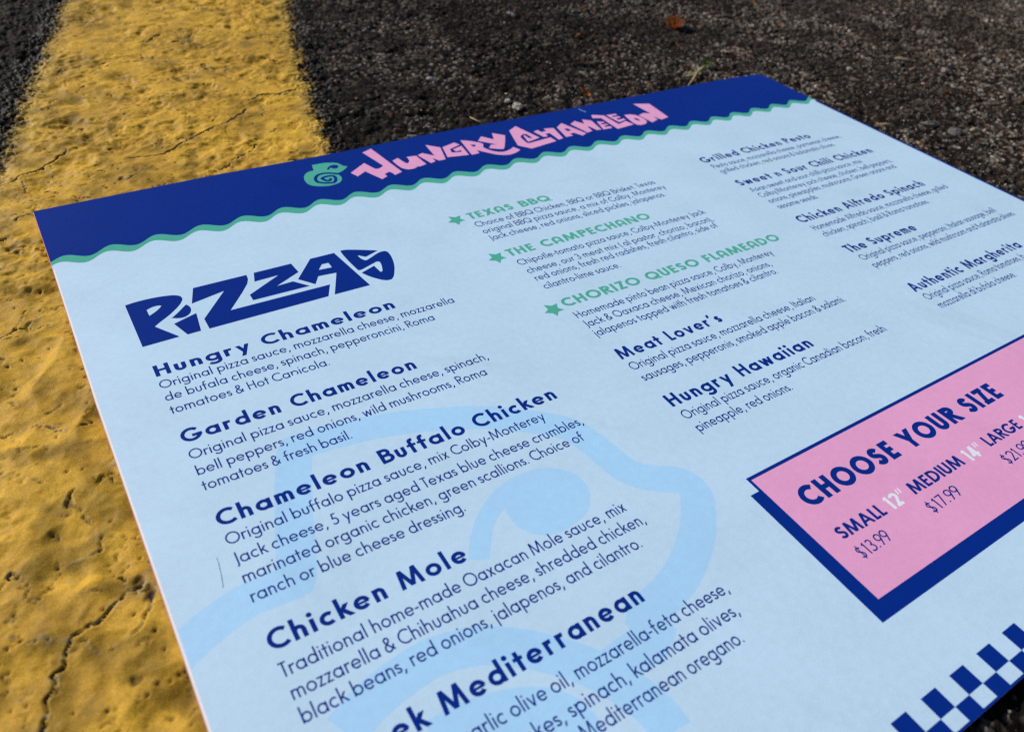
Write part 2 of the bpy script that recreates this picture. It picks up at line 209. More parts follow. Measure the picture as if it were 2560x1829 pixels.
# ------------------------------------------------------------------ the ground: asphalt and the yellow line
Z0 = -0.0021
EDL = [gnd((.136, -.65)), gnd((-.012, -.137))]      # left edge of the painted line
EDR = [gnd((.452, -.554)), gnd((.301, -.010))]      # right edge
def sdist(x, y, e):
    (x0, y0), (x1, y1) = e; L = math.hypot(x1-x0, y1-y0)
    return ((x1-x0)*(y-y0)-(y1-y0)*(x-x0))/L      # positive on the left of the direction of travel
def inside_line(x, y):                              # distance inside the painted line, negative outside
    wob = (vnoise(x, y, .012, 71)-.5)*.0022 + (vnoise(x, y, .004, 72)-.5)*.0010
    return np.minimum(sdist(x, y, EDL), -sdist(x, y, EDR)) + wob   # edges run towards the viewer
def asphalt(x, y):
    lf = fbm(x, y, .026, 3, 4)
    wx = (vnoise(x, y, .0025, 91)-.5)*.0022; wy = (vnoise(x, y, .0025, 92)-.5)*.0022
    f1, f2, ci, cj, ox, oy = worley(x+wx, y+wy, .0062, 11)
    ra = hsh(ci, cj, 31); rb = hsh(ci, cj, 37); big = (ra > .45)
    dome = np.clip((f2-f1)*1.8, 0, 1)**.5*big
    h = (lf-.5)*.0017 + dome*(ra-.3)*.0009 + (ox*(hsh(ci, cj, 41)-.5) + oy*(hsh(ci, cj, 43)-.5))*.0011*dome
    g1, g2, gi, gj, gx, gy = worley(x+wy*.4, y+wx*.4, .0018, 13)
    sa = hsh(gi, gj, 51); d2 = np.clip((g2-g1)*2.4, 0, 1)**.6
    h = h + d2*(.1+sa*sa)*.00085 + (gx*(hsh(gi, gj, 61)-.5) + gy*(hsh(gi, gj, 63)-.5))*.0011*d2
    k1, k2, ki, kj, kx, ky = worley(x, y, .00105, 15)
    sk = hsh(ki, kj, 71); d3 = np.clip((k2-k1)*2.4, 0, 1)**.7
    h = h + d3*(.05+sk*sk)*.00055 + (kx*(hsh(ki, kj, 81)-.5) + ky*(hsh(ki, kj, 83)-.5))*.0008*d3
    h = h + (vnoise(x, y, .0007, 87)-.5)*.00022
    pk = sstep(.58, .80, fbm(x, y, .007, 77, 3)); h = h - pk*.0009     # ravelled pockets
    h = np.where(h > .0011, .0011+(h-.0011)*.18, h)                    # rolled flat on top
    tone = sstep(.20, .75, .30*fbm(x, y, .055, 5, 2) + .27 + (x-.17)*1.3)        # browner, paler to the right
    base = np.stack([.0060+.0098*tone, .0047+.0066*tone, .0041+.0049*tone], -1)*(.7+.6*fbm(x, y, .0042, 89, 3))[..., None]
    stone = np.stack([.020+.045*rb, .016+.033*rb, .0135+.026*rb], -1)
    w = (sstep(.62, .95, ra)*dome*(.25+.55*tone))[..., None]; col = base*(1-w) + stone*w
    sb = hsh(gi, gj, 53); grit = np.stack([.10+.22*sb, .082+.17*sb, .068+.125*sb], -1)
    rust = hsh(gi, gj, 57)[..., None]; grit = np.where(rust > .86, grit*np.array([1.2, .66, .45]), grit)
    pat = .35+.95*sstep(.35, .65, fbm(x, y, .019, 95, 3)); w = (sstep(.72, .88, sa)*np.clip(d2*1.3, 0, 1)*(.10+.40*tone)*pat)[..., None]; col = col*(1-w) + grit*w
    kb = hsh(ki, kj, 73)[..., None]; w = (np.clip(sstep(.83, .88, sk)*d3*(.30+.50*tone)*pat, 0, 1))[..., None]; col = col*(1-w) + (.14+.52*kb*kb)*np.array([1, .89, .76])*w
    gn = sstep(.62, .8, fbm(x+3, y, .02, 83, 3))[..., None]*.5*(1-tone[..., None])
    col = col*(.74+.26*tone)[..., None]*(1-gn) + np.array([.010, .013, .009])*gn                 # a film of moss near the paint
    return h, col
def seg_dist(x, y, pts):
    best = np.full(x.shape, 1.0)
    for (ax, ay), (bx, by) in zip(pts[:-1], pts[1:]):
        L = (bx-ax)**2+(by-ay)**2+1e-12; t = np.clip(((x-ax)*(bx-ax)+(y-ay)*(by-ay))/L, 0, 1)
        best = np.minimum(best, np.hypot(x-ax-t*(bx-ax), y-ay-t*(by-ay)))
    return best
CR = [([gnd(p) for p in pts], w) for pts, w in LIT['cracks']]
def cracks(x, y):
    m = np.zeros(x.shape); lip = np.zeros(x.shape); wn = (vnoise(x, y, .0022, 201)-.5); wm = (vnoise(x, y, .0009, 203)-.5); op = vnoise(x, y, .007, 207); op2 = fbm(x, y, .0035, 209, 2)
    for pts, w in CR:
        xs = [p[0] for p in pts]; ys = [p[1] for p in pts]
        s = (x > min(xs)-.004) & (x < max(xs)+.004) & (y > min(ys)-.004) & (y < max(ys)+.004)
        if not s.any(): continue
        dd = seg_dist(x[s]+wn[s]*.0014+wm[s]*.0007, y[s]+wm[s]*.0010, pts)
        hw = (.00013 if pts[0][1] < -.035 else .00021)*w**1.3*(.18+1.1*op[s])
        br = sstep(.30, .42, op2[s] + (.25 if w >= .88 else .0))
        m[s] = np.maximum(m[s], (1-sstep(hw*.6, hw*1.3+.00006, dd))*br); lip[s] = np.maximum(lip[s], (1-sstep(hw*1.2, hw*1.2+.0008, dd)))
    return m, lip
def paint(x, y):
    ins = inside_line(x, y); ah, ac = asphalt(x, y)
    q1 = fbm(x, y, .0085, 305, 2); q2 = fbm(x, y, .0040, 309, 2); rough = sstep(.42, .62, fbm(x, y, .028, 317, 2) + np.clip(-y/W*.0+y*.6, 0, .12))
    lump = (fbm(x, y, .021, 301, 2)-.5)*.0015 + (1-2*np.abs(q1-.5)*1.6-.5)*.0006 + (q1-.5)*.0009 + (q2-.5)*(.0006+.0009*rough) + (fbm(x, y, .0017, 311, 3)-.5)*(.00026+.00045*rough) + (vnoise(x, y, .0007, 313)-.5)*.00006
    for (p, r) in LIT['hollows']:
        q = gnd(p); dd = ((x-q[0])**2 + ((y-q[1])*.8)**2)/(.0026*r)**2; lump = lump - .0006*r*np.exp(-dd)
    inner = sstep(-.001, .007, ins)
    h = np.minimum(lump, .0006)*inner + ah*(1-inner) + .0004*inner
    cm, lip = cracks(x, y)
    h = h + lip*.00007*inner - cm*.0011
    pm = np.zeros(x.shape)
    for (p, r) in LIT['pits']:
        q = gnd(p); dd = np.hypot(x-q[0]+(vnoise(x, y, .0012, 401)-.5)*.001, (y-q[1])+(vnoise(x, y, .0012, 402)-.5)*.001)/(.00058*r); pm = np.maximum(pm, (1-sstep(.45, 1.25, dd))*.85)
    f1, f2, ci, cj, ox, oy = worley(x, y, .0036, 421); rr = hsh(ci, cj, 423); gate = sstep(.50, .62, fbm(x, y, .022, 427, 2))
    pp = (1-sstep(.02+.05*rr*rr, .06+.08*rr*rr, f1))*(rr > .82-.12*gate); pm = np.maximum(pm, pp*.75)
    # scuffed patches with many fine pits
    g1, g2, gi, gj, _, _ = worley(x, y, .0017, 431); gr = hsh(gi, gj, 433); sc = sstep(.60, .70, fbm(x+1, y, .010, 437, 3))
    ps = (1-sstep(.12, .26, g1))*(gr > .55)*sc; 
    # broken hairlines in the old paint, some with pale lifted edges
    hn = np.abs(fbm(x, y, .018, 501, 4)-.5); hg = sstep(.50, .60, fbm(x, y, .0075, 503, 2)); hg2 = sstep(.48, .54, vnoise(x, y, .0022, 505))
    hair = (1-sstep(.004, .010, hn))*hg*hg2; hl = (1-sstep(.012, .022, hn))*hg*(1-hair)
    fk = np.abs(fbm(x+2, y, .0045, 511, 3)-.5); fg = sstep(.60, .68, fbm(x, y, .0055, 513, 2)); fk = (1-sstep(.006, .018, fk))*fg*.7
    h = h - hair*.0004 + hl*.00010 - fk*.0005
    h = h - pm*.00045 - ps*.00016
    a = fbm(x, y, .013, 451, 3)[..., None]; b = fbm(x, y, .0035, 453, 3)[..., None]; c = fbm(x, y, .034, 457, 2)[..., None]
    y1 = np.array([.59, .345, .038]); y2 = np.array([.49, .278, .032]); y3 = np.array([.35, .208, .040])
    t = np.clip((a-.40)/.25, 0, 1); col = y1*(1-t) + y2*t
    t = np.clip((b-.52)/.25, 0, 1)*.55; col = col*(1-t)+y3*t
    t = np.clip((c-.5)/.2, 0, 1)*.25; col = col*(1-t)+np.array([.30, .19, .03])*t
    dirt = (np.clip((fbm(x, y, .0065, 461, 4)-.50)*5, 0, 1)*.50 + np.clip(-(lump+.0004)*900, 0, 1)*.25)[..., None]; dirt = np.clip(dirt, 0, .8); col = col*(1-dirt)+np.array([.115, .072, .012])*dirt
    col = col*(1-.35*ps[..., None])
    lw = ((lip+hl*.6)*np.clip((vnoise(x, y, .0011, 471)-.45)*4, 0, 1)*.6)[..., None]; col = col*(1-lw)+np.array([.36, .29, .15])*lw
    dk = np.clip(cm*1.1+pm*.8+hair*.55+fk*.6, 0, 1)[..., None]; col = col*(1-dk)+np.array([.035, .024, .018])*dk
    # thin overspray towards the edges: stone shows through
    cov = sstep(-.0022, .0028, ins - .0011 + (vnoise(x, y, .0009, 481)-.5)*.0052 + (vnoise(x, y, .0004, 483)-.5)*.002 + (ah-.0002)*1.6)[..., None]
    thin = sstep(.002, .010, ins)[..., None]; col = col*thin + (col*.85+np.array([.03, .035, .02]))*(1-thin)
    col = ac*(1-cov) + col*cov
    h = h + .00005 - .0009*(1-sstep(-.0095, -.0068, ins))
    return h, col

def height_mesh(name, xs, ys, keep, fn, mat, parent=None):
    X, Y = np.meshgrid(xs, ys); k = keep(X, Y)
    kc = k[:-1, :-1] & k[1:, :-1] & k[:-1, 1:] & k[1:, 1:]
    vm = np.zeros(X.shape, bool); vm[:-1, :-1] |= kc; vm[1:, :-1] |= kc; vm[:-1, 1:] |= kc; vm[1:, 1:] |= kc
    idx = np.full(X.shape, -1, np.int64); idx[vm] = np.arange(vm.sum())
    x = X[vm]; y = Y[vm]; H = np.empty(x.shape); C = np.empty(x.shape+(3,))
    for s in range(0, len(x), 60000):
        H[s:s+60000], C[s:s+60000] = fn(x[s:s+60000], y[s:s+60000])
    co = np.stack([x, y, H+Z0], -1)
    q = np.stack([idx[:-1, :-1][kc], idx[:-1, 1:][kc], idx[1:, 1:][kc], idx[1:, :-1][kc]], -1)
    me = bpy.data.meshes.new(name); me.vertices.add(len(co)); me.vertices.foreach_set('co', co.astype(np.float32).ravel())
    me.loops.add(q.size); me.loops.foreach_set('vertex_index', q.astype(np.int32).ravel())
    me.polygons.add(len(q)); me.polygons.foreach_set('loop_start', np.arange(0, q.size, 4, dtype=np.int32)); me.polygons.foreach_set('loop_total', np.full(len(q), 4, np.int32))
    me.update(calc_edges=True)
    at = me.color_attributes.new('col', 'FLOAT_COLOR', 'POINT'); at.data.foreach_set('color', np.concatenate([C, np.ones((len(C), 1))], 1).astype(np.float32).ravel())
    me.materials.append(mat)
    o = link(bpy.data.objects.new(name, me), parent); return o

def under_menu(x, y, inset):
    u = x/W; v = -y/W; return (u > inset) & (u < 1-inset) & (v > inset) & (v < .7755-inset)
def in_view(x, y):      # generous neighbourhood of what can be seen
    u = x/W; v = -y/W
    return (v > -.80) & (v < .93) & (u > -.28) & (u < 1.95) & (v < .62*(u+.28)+.78) & (v > .33*(u-.1)-.90) & ~((u > .62) & (v > .60+.0*u)) & (v < 1.15-.18*u)
fx = 2.0
x0, x1, y0, y1 = -.30*W, 1.95*W, -.93*W, .80*W
st = .00056
def keep_a(X, Y):
    ins = np.minimum(sdist(X, Y, EDL), -sdist(X, Y, EDR))
    return in_view(X, Y) & ~under_menu(X, Y, .035) & ~(ins > -.0048)
height_mesh('asphalt', np.arange(x0, x1, st), np.arange(y0, y1, st), keep_a, asphalt, M_asphalt)
bpy.data.objects['asphalt']['kind'] = 'structure'
# the same asphalt, coarser, out to the horizon (a hair lower where the detailed patch lies over it)
def coarse(name, r0, r1, z):
    g = [-r1]+[-r1*.4, -r1*.12, -3, -1.2, -.6, -.3, 0, .3, .6, 1.2, 3, r1*.12, r1*.4]+[r1]
    vs = [(a, b, z) for b in g for a in g]; n = len(g)
    fs = [(j*n+i, j*n+i+1, (j+1)*n+i+1, (j+1)*n+i) for j in range(n-1) for i in range(n-1)]
    o = mesh_obj(name, vs, fs, None); return o
far = coarse('road', .3, 900.0, Z0-.0030); far['kind'] = 'structure'
mf, ntf, pf = new_mat('distant_asphalt'); Lf = ntf.links.new
tcf = nd(ntf, 'ShaderNodeTexCoord'); vf = nd(ntf, 'ShaderNodeTexVoronoi'); vf.inputs['Scale'].default_value = 420; Lf(tcf.outputs['Object'], vf.inputs['Vector'])
crf = nd(ntf, 'ShaderNodeValToRGB'); crf.color_ramp.elements[0].color = (.018, .016, .015, 1); crf.color_ramp.elements[1].color = (.11, .095, .08, 1); crf.color_ramp.elements[0].position = .35
scf = nd(ntf, 'ShaderNodeSeparateColor'); Lf(vf.outputs['Color'], scf.inputs[0]); Lf(scf.outputs[0], crf.inputs[0]); Lf(crf.outputs[0], pf.inputs['Base Color'])
bf = nd(ntf, 'ShaderNodeBump'); bf.inputs['Distance'].default_value = .002; Lf(vf.outputs['Distance'], bf.inputs['Height']); Lf(bf.outputs[0], pf.inputs['Normal']); pf.inputs['Roughness'].default_value = .8
far.data.materials.append(mf)

def keep_p(X, Y):
    ins = np.minimum(sdist(X, Y, EDL), -sdist(X, Y, EDR)); u = X/W; v = -Y/W
    return (ins > -.0095) & ~under_menu(X, Y, .035) & (v > -.80) & (v < .80) & (u > -.26)
sp_ = .00034
pl = height_mesh('yellow_line_marking', np.arange(-.30*W, .62*W, sp_), np.arange(-.80*W, .80*W, sp_), keep_p, paint, M_paint)
pl['kind'] = 'structure'
for p_ in (pl,): p_.data.polygons.foreach_set('use_smooth', [True]*len(p_.data.polygons))

# the painted line goes on past the detailed stretch, both ways
def far_line(va, vb):
    def at(e, v):
        (ax, ay), (bx, by) = e; t = (-v*W-ay)/(by-ay); return (ax+(bx-ax)*t, -v*W)
    a, b, c, e_ = at(EDL, va), at(EDR, va), at(EDR, vb), at(EDL, vb); n = 24; vs = []; fs = []
    for i in range(n+1):
        t = (i/n)**2; vs += [(a[0]+(e_[0]-a[0])*t, a[1]+(e_[1]-a[1])*t, Z0+.0002), (b[0]+(c[0]-b[0])*t, b[1]+(c[1]-b[1])*t, Z0+.0002)]
    for i in range(n): k = 2*i; fs.append((k, k+1, k+3, k+2) if va < vb else (k+1, k, k+2, k+3))
    o = mesh_obj('yellow_line_marking', vs, fs, M_farpaint); o['kind'] = 'structure'
M_farpaint = simple('distant_yellow_paint', (.50, .27, .028), .6, .05, 420, .35, .0008)
far_line(-.799, -60); far_line(.799, 60)

# loose angular grit lying on the asphalt: far too many grains to count
rng = np.random.default_rng(5)
ico_v = []; t_ = (1+5**.5)/2
for a, b in ((-1, t_), (1, t_), (-1, -t_), (1, -t_)): ico_v += [(a, b, 0), (0, a, b), (b, 0, a)]
ico_v = np.array(ico_v)/math.hypot(1, t_)
import itertools
ico_f = []
for i, j, k in itertools.combinations(range(12), 3):
    if max(np.linalg.norm(ico_v[i]-ico_v[j]), np.linalg.norm(ico_v[j]-ico_v[k]), np.linalg.norm(ico_v[i]-ico_v[k])) < 1.2:
        n = np.cross(ico_v[j]-ico_v[i], ico_v[k]-ico_v[i]); ico_f.append((i, j, k) if n @ ico_v[i] > 0 else (i, k, j))
ico_f = np.array(ico_f)
def grains(name, P, S, C, mat):
    n = len(P); q = rng.normal(size=(n, 4)); q /= np.linalg.norm(q, axis=1)[:, None]; w, x, y, z = q.T
    R = np.stack([1-2*(y*y+z*z), 2*(x*y-z*w), 2*(x*z+y*w), 2*(x*y+z*w), 1-2*(x*x+z*z), 2*(y*z-x*w), 2*(x*z-y*w), 2*(y*z+x*w), 1-2*(x*x+y*y)], -1).reshape(n, 3, 3)
    V = ico_v[None]*rng.uniform(.62, 1.25, (n, 12, 1))*rng.uniform(.55, 1.1, (n, 1, 3)); V = np.einsum('nij,nkj->nki', R, V)*S[:, None, None]; V[:, :, 2] *= .75; V += P[:, None]
    F = (ico_f[None]+np.arange(n)[:, None, None]*12).reshape(-1, 3)
    me = bpy.data.meshes.new(name); me.vertices.add(n*12); me.vertices.foreach_set('co', V.astype(np.float32).ravel())
    me.loops.add(F.size); me.loops.foreach_set('vertex_index', F.astype(np.int32).ravel()); me.polygons.add(len(F)); me.polygons.foreach_set('loop_start', np.arange(0, F.size, 3, dtype=np.int32)); me.polygons.foreach_set('loop_total', np.full(len(F), 3, np.int32))
    me.update(calc_edges=True); at = me.color_attributes.new('col', 'FLOAT_COLOR', 'POINT'); C12 = np.repeat(C, 12, 0); at.data.foreach_set('color', np.concatenate([C12, np.ones((len(C12), 1))], 1).astype(np.float32).ravel())
    me.materials.append(mat); return link(bpy.data.objects.new(name, me))
N = 20000
gx = rng.uniform(x0, x1, N*6); gy = rng.uniform(y0, y1, N*6)
ok = in_view(gx, gy) & ~under_menu(gx, gy, -.006) & (inside_line(gx, gy) < -.001) & (rng.uniform(size=N*6) < .12+.88*np.clip((gx-.08)/.3, 0, 1)); gx = gx[ok][:N]; gy = gy[ok][:N]
gh, gc = asphalt(gx, gy); S_ = rng.lognormal(math.log(.00036), .36, len(gx))
kk = rng.uniform(size=(len(gx), 1)); hue = rng.uniform(size=(len(gx), 1))
C_ = (.045+.34*kk**2)*np.array([1, .88, .76]); C_ = np.where(hue > .9, C_*np.array([1.2, .68, .5]), C_)
gr_ = grains('grit', np.stack([gx, gy, gh+Z0+S_*.15], -1), S_, C_, M_asphalt)
tag(gr_, 'loose sandy grit scattered over the dark asphalt', 'grit', kind='stuff')

# ------------------------------------------------------------------ flat shapes for the print
def ccw(p):
    a = sum(p[i][0]*p[(i+1) % len(p)][1]-p[(i+1) % len(p)][0]*p[i][1] for i in range(len(p)))
    return p if a > 0 else p[::-1]
def pip(px, py, poly):
    x = np.array([p[0] for p in poly]); y = np.array([p[1] for p in poly]); x2 = np.roll(x, -1); y2 = np.roll(y, -1)
    X = px[:, None]; Y = py[:, None]; c = (y[None] > Y) != (y2[None] > Y)
    with np.errstate(divide='ignore', invalid='ignore'): xi = (x2-x)[None]*(Y-y[None])/(y2-y)[None]+x[None]
    return ((c & (X < xi)).sum(1) % 2) == 1
def tri(adds, subs=()):
    """union of polygons minus holes, as triangles"""
    A = []
    for q in adds:
        if len(q) == 4: A += [[q[0], q[1], q[2]], [q[0], q[2], q[3]]]
        else: A.append(list(q))
    vs = []; es = []
    for p in A+[list(q) for q in subs]:
        k = len(vs); n = len(p); vs += [Vector(q) for q in p]; es += [(k+i, k+(i+1) % n) for i in range(n)]
    v, e, f, ov, oe, of = delaunay_2d_cdt(vs, es, [], 0, 1e-6, False)
    if not f: return [], []
    cx = np.array([sum(v[i].x for i in t)/len(t) for t in f]); cy = np.array([sum(v[i].y for i in t)/len(t) for t in f])
    keep = np.zeros(len(f), bool)
    for p in A:
        xs = [q[0] for q in p]; ys = [q[1] for q in p]; m = ~keep & (cx > min(xs)) & (cx < max(xs)) & (cy > min(ys)) & (cy < max(ys))
        if m.any(): keep[m] |= pip(cx[m], cy[m], p)
    for p in subs: keep &= ~pip(cx, cy, list(p))
    return [(p.x, p.y) for p in v], [list(t) for t, k in zip(f, keep) if k]
def ribbon(pts, w):
    """quads of constant width along a polyline"""
    n = len(pts); L = []; R = []; out = []
    closed = math.hypot(pts[0][0]-pts[-1][0], pts[0][1]-pts[-1][1]) < 1e-9 and n > 3
    for i in range(n):
        if closed: a = pts[(i-1) % (n-1)] if i not in (0, n-1) else pts[-2]; b = pts[(i+1) % (n-1)] if i not in (0, n-1) else pts[1]
        else: a = pts[max(i-1, 0)]; b = pts[min(i+1, n-1)]
        dx, dy = b[0]-a[0], b[1]-a[1]; l = math.hypot(dx, dy) or 1; nx, ny = -dy/l, dx/l
        L.append((pts[i][0]+nx*w/2, pts[i][1]+ny*w/2)); R.append((pts[i][0]-nx*w/2, pts[i][1]-ny*w/2))
    for i in range(n-1): out.append([L[i], R[i], R[i+1], L[i+1]])
    return out
def curve(pts, sub=4, corner=38, closed=True):
    """round a traced outline between its real corners"""
    n = len(pts); cor = []
    for i in range(n):
        if not closed and i in (0, n-1): cor.append(True); continue
        a, b, c = pts[i-1], pts[i], pts[(i+1) % n]
        d = abs((math.degrees(math.atan2(c[1]-b[1], c[0]-b[0])-math.atan2(b[1]-a[1], b[0]-a[0]))+180) % 360-180); cor.append(d > corner)
    out = []
    for i in range(n if closed else n-1):
        p1, p2 = pts[i], pts[(i+1) % n]; p0 = p1 if cor[i] else pts[i-1]; p3 = p2 if cor[(i+1) % n] else pts[(i+2) % n]
        out.append(p1)
        if cor[i] and cor[(i+1) % n]: continue
        for k in range(1, sub):
            t = k/sub; t2 = t*t; t3 = t2*t
            out.append(tuple(.5*(2*p1[c]+(p2[c]-p0[c])*t+(2*p0[c]-5*p1[c]+4*p2[c]-p3[c])*t2+(3*p1[c]-p0[c]-3*p2[c]+p3[c])*t3) for c in (0, 1)))
    if not closed: out.append(pts[-1])
    return out

# ------------------------------------------------------------------ a geometric sans drawn with pen strokes (cap height 1)
def arc(cx, cy, rx, ry, a0, a1, n=None):
    n = n or max(4, int(abs(a1-a0)/360*22))
    return [(cx+rx*math.cos(math.radians(a0+(a1-a0)*i/n)), cy+ry*math.sin(math.radians(a0+(a1-a0)*i/n))) for i in range(n+1)]
def bez(p0, p1, p2, p3, n=8):
    return [tuple((1-t)**3*p0[c]+3*(1-t)**2*t*p1[c]+3*(1-t)*t*t*p2[c]+t**3*p3[c] for c in (0, 1)) for t in [i/n for i in range(n+1)]]
def D(x0, y0, x1, y1, w):          # a diagonal cut level with base and cap line
    L = math.hypot(x1-x0, y1-y0); k = w/2*L/abs(y1-y0)
    return [[(x0-k, y0), (x0+k, y0), (x1+k, y1), (x1-k, y1)]]
def B(x0, y0, x1, y1):             # a bar
    return [[(x0, y0), (x1, y0), (x1, y1), (x0, y1)]]
def sshape(x0, x1, top, w):
    h = w/2; l = x0+h; r = x1-h; m = (l+r)/2; t = top-h; b = h; c = top*.52
    return ribbon(bez((r-.01, t-top*.13), (m+(r-m)*.5, t+top*.02), (l, t+top*.03), (l, t-top*.22 if w > .15 else t-top*.2), 8)[:-1] + bez((l, t-top*.2), (l, c-.02*top), (r, c+.02*top), (r, b+top*.21), 10)[:-1] + bez((r, b+top*.21), (r, b-top*.04), (m-(m-l)*.45, b-top*.03), (l-.02, b+top*.13), 8), w)
def glyph(ch, w, X, arch=False):
    """polygons and advance width"""
    h = w/2; r = X/2 + (.02 if w > .12 else .0); R = r-h; RY = X/2-h+.008; As = 1.05; De = -.34; sb = .075 if w < .12 else .06
    sr = .045; P = []; O = lambda cx, rx=R, ry=RY, cy=X/2, a=0, b=360: ribbon(arc(cx, cy, rx, ry, a, b), w)
    if ch == ' ': return [], .30 if w < .12 else .40
    def n_arch(x, wd):
        rx = (wd-w)/2; ry = min(rx, X*.55); cy = X-h-ry+.008
        return ribbon([(x+wd-h, 0)]+[(x+wd-h, cy)]+arc(x+wd/2, cy, rx, ry, 0, 180)[1:], w)
    if ch == 'o': return O(sr+r), 2*(sr+r)
    if ch in 'bdpqa' or ch == '\x01':
        if ch in 'bp\x01': c = sb+r; st = sb+h
        else: c = sr+r; st = sr+2*r-h
        lo, hi = {'b': (0, As), 'd': (0, As), 'p': (De, X), 'q': (De, X), 'a': (0, X), '\x01': (.12, X)}[ch]
        if ch == '\x01': return ribbon(arc(c, X/2, R, RY, -52, 175), w)+B(st-h, lo, st+h, hi), sb+2*r+sr
        return O(c)+B(st-h, lo, st+h, hi), (sb+2*r+sr)
    if ch == 'c': return O(sr+r, a=48, b=312), 2*r*.84+sr*2
    if ch == 'e': return O(sr+r, a=0, b=322)+B(sr+h, X/2-min(h*.85, .058), sr+2*r-h*.6, X/2+min(h*.85, .058)), 2*(sr+r)
    if ch == 'g':
        c = sr+r; st = sr+2*r-h; return O(c)+ribbon([(st, X), (st, -.04)]+arc(c, -.05, R, -De-h-.05, 0, -155, 10)[1:], w), sb+2*r+sr
    if ch == 'f': return ribbon([(.14+h, 0), (.14+h, As-.2)]+arc(.14+h+.16, As-.19, .16, .19-h, 180, 75, 6)[1:], w)+B(.02, X-w*.85, .14+w+.15, X), .36+w*.6
    if ch == 't': return B(.14, 0, .14+w, .90)+B(.02, X-w*.85, .26+w, X), .27+w
    if ch in 'ijl':
        x = sb
        if ch == 'l': return B(x, 0, x+w, As), 2*sb+w
        dr = .066 if w < .12 else w*.62; dot = [arc(x+h, X+.22, dr, dr, 0, 360, 12)[:-1]]
        if ch == 'i': return B(x, 0, x+w, X)+dot, 2*sb+w
        return B(x, De*.9, x+w, X)+dot, 2*sb+w
    if ch == 'h': wd = .46+w*.45; return B(sb, 0, sb+w, As)+n_arch(sb, wd), 2*sb+wd
    if ch == 'n': wd = .44+w*.45; return B(sb, 0, sb+w, X)+n_arch(sb, wd), 2*sb+wd
    if ch == 'm': wd = .42+w*.4; return B(sb, 0, sb+w, X)+n_arch(sb, wd)+n_arch(sb+wd-w, wd), 2*sb+2*wd-w
    if ch == 'u':
        wd = .44+w*.45; rx = (wd-w)/2; cy = h+rx-.008; return ribbon([(sb+h, X), (sb+h, cy)]+arc(sb+wd/2, cy, rx, rx, 180, 360)[1:]+[(sb+wd-h, X)], w), 2*sb+wd
    if ch == 'r': return B(sb, 0, sb+w, X)+ribbon(arc(sb+.24+h*.4, X-.22, .24-h*.6, .22-h, 180, 62, 7), w), .33+w
    if ch == 's': return sshape(.03, .03+.34+w*.5, X+.01, w), .40+w*.5
    if ch == 'k': return B(sb, 0, sb+w, As)+D(sb+w*.6, X*.42, sb+.36+w*.4, X, w)+D(sb+.17+w*.2, X*.62, sb+.42+w*.5, 0, w)[0:1], .50+w*.7
    if ch == 'v': return D(.05+h, X, .27+h, 0, w)+D(.49+h, X, .27+h, 0, w), .54+w
    if ch == 'w': return D(.04+h, X, .20+h, 0, w)+D(.38+h, X, .20+h, 0, w)+D(.38+h, X, .56+h, 0, w)+D(.72+h, X, .56+h, 0, w), .76+w
    if ch == 'x': return D(.05+h, 0, .42+h, X, w)+D(.05+h, X, .42+h, 0, w), .47+w
    if ch == 'y': return D(.05+h, X, .28+h, .02, w)+D(.17+h-.02, De, .50+h, X, w), .54+w
    if ch == 'z': return B(.04, X-w*.9, .42+w*.4, X)+B(.04, 0, .42+w*.4, w*.9)+D(.04+w*.62, w*.3, .42-w*.2, X-w*.3, w*.9), .46+w*.4
    # capitals
    if ch in 'OQ':
        q = .50 if w > .12 else .50; P = ribbon(arc(.03+q, .5, q-h, .51-h, 0, 360, 30), w)
        if ch == 'Q': P += D(.03+q*1.15, .34, .03+q*1.85, -.05, w*.9)
        return P, .06+2*q
    if ch == 'C': return ribbon(arc(.53, .5, .50-h, .51-h, 47, 313, 24), w), .87
    if ch == 'G': return ribbon(arc(.53, .5, .50-h, .51-h, 42, 360, 24), w)+B(.55, .5-w, 1.03-h*0, .5), 1.06
    if ch == 'S': return sshape(.04, .50+w*.5, 1.01, w), .55+w*.5
    if ch == 'B':
        rt = .255; P = B(sb, 0, sb+w, 1); x = sb+w*.5
        for y0_, y1_, e in ((.52-h, 1, .20), (0, .52+h, .26)):
            c = (y0_+y1_)/2; ry = (y1_-y0_)/2-h; P += ribbon([(x, y1_-h), (x+e, y1_-h)]+arc(x+e, c, ry*1.05, ry, 90, -90, 10)[1:]+[(x, y0_+h)], w)
        return P, .62+w*.5
    if ch in 'PR':
        x = sb+h; P = B(sb, 0, sb+w, 1)+ribbon([(x, 1-h), (x+.2, 1-h)]+arc(x+.2, .72, .27-h*.4, .28-h, 90, -90, 10)[1:]+[(x, .44+h)], w)
        if ch == 'R': P += D(x+.17, .48, x+.42+h*.6, 0, w)
        return P, (.56 if ch == 'P' else .62)+w*.6
    if ch == 'D': x = sb+h; return B(sb, 0, sb+w, 1)+ribbon([(x, 1-h), (x+.2, 1-h)]+arc(x+.2, .5, .46-h, .5-h, 90, -90, 16)[1:]+[(x, h)], w), .80+w*.4
    if ch == 'E': return B(sb, 0, sb+w, 1)+B(sb, 1-w*.92, sb+.40+w*.4, 1)+B(sb, .52-w*.45, sb+.36+w*.4, .52+w*.45)+B(sb, 0, sb+.40+w*.4, w*.92), .52+w*.4
    if ch == 'F': return B(sb, 0, sb+w, 1)+B(sb, 1-w*.92, sb+.38+w*.4, 1)+B(sb, .50-w*.45, sb+.35+w*.4, .50+w*.45), .48+w*.4
    if ch == 'L': return B(sb, 0, sb+w, 1)+B(sb, 0, sb+.36+w*.4, w*.92), .44+w*.4
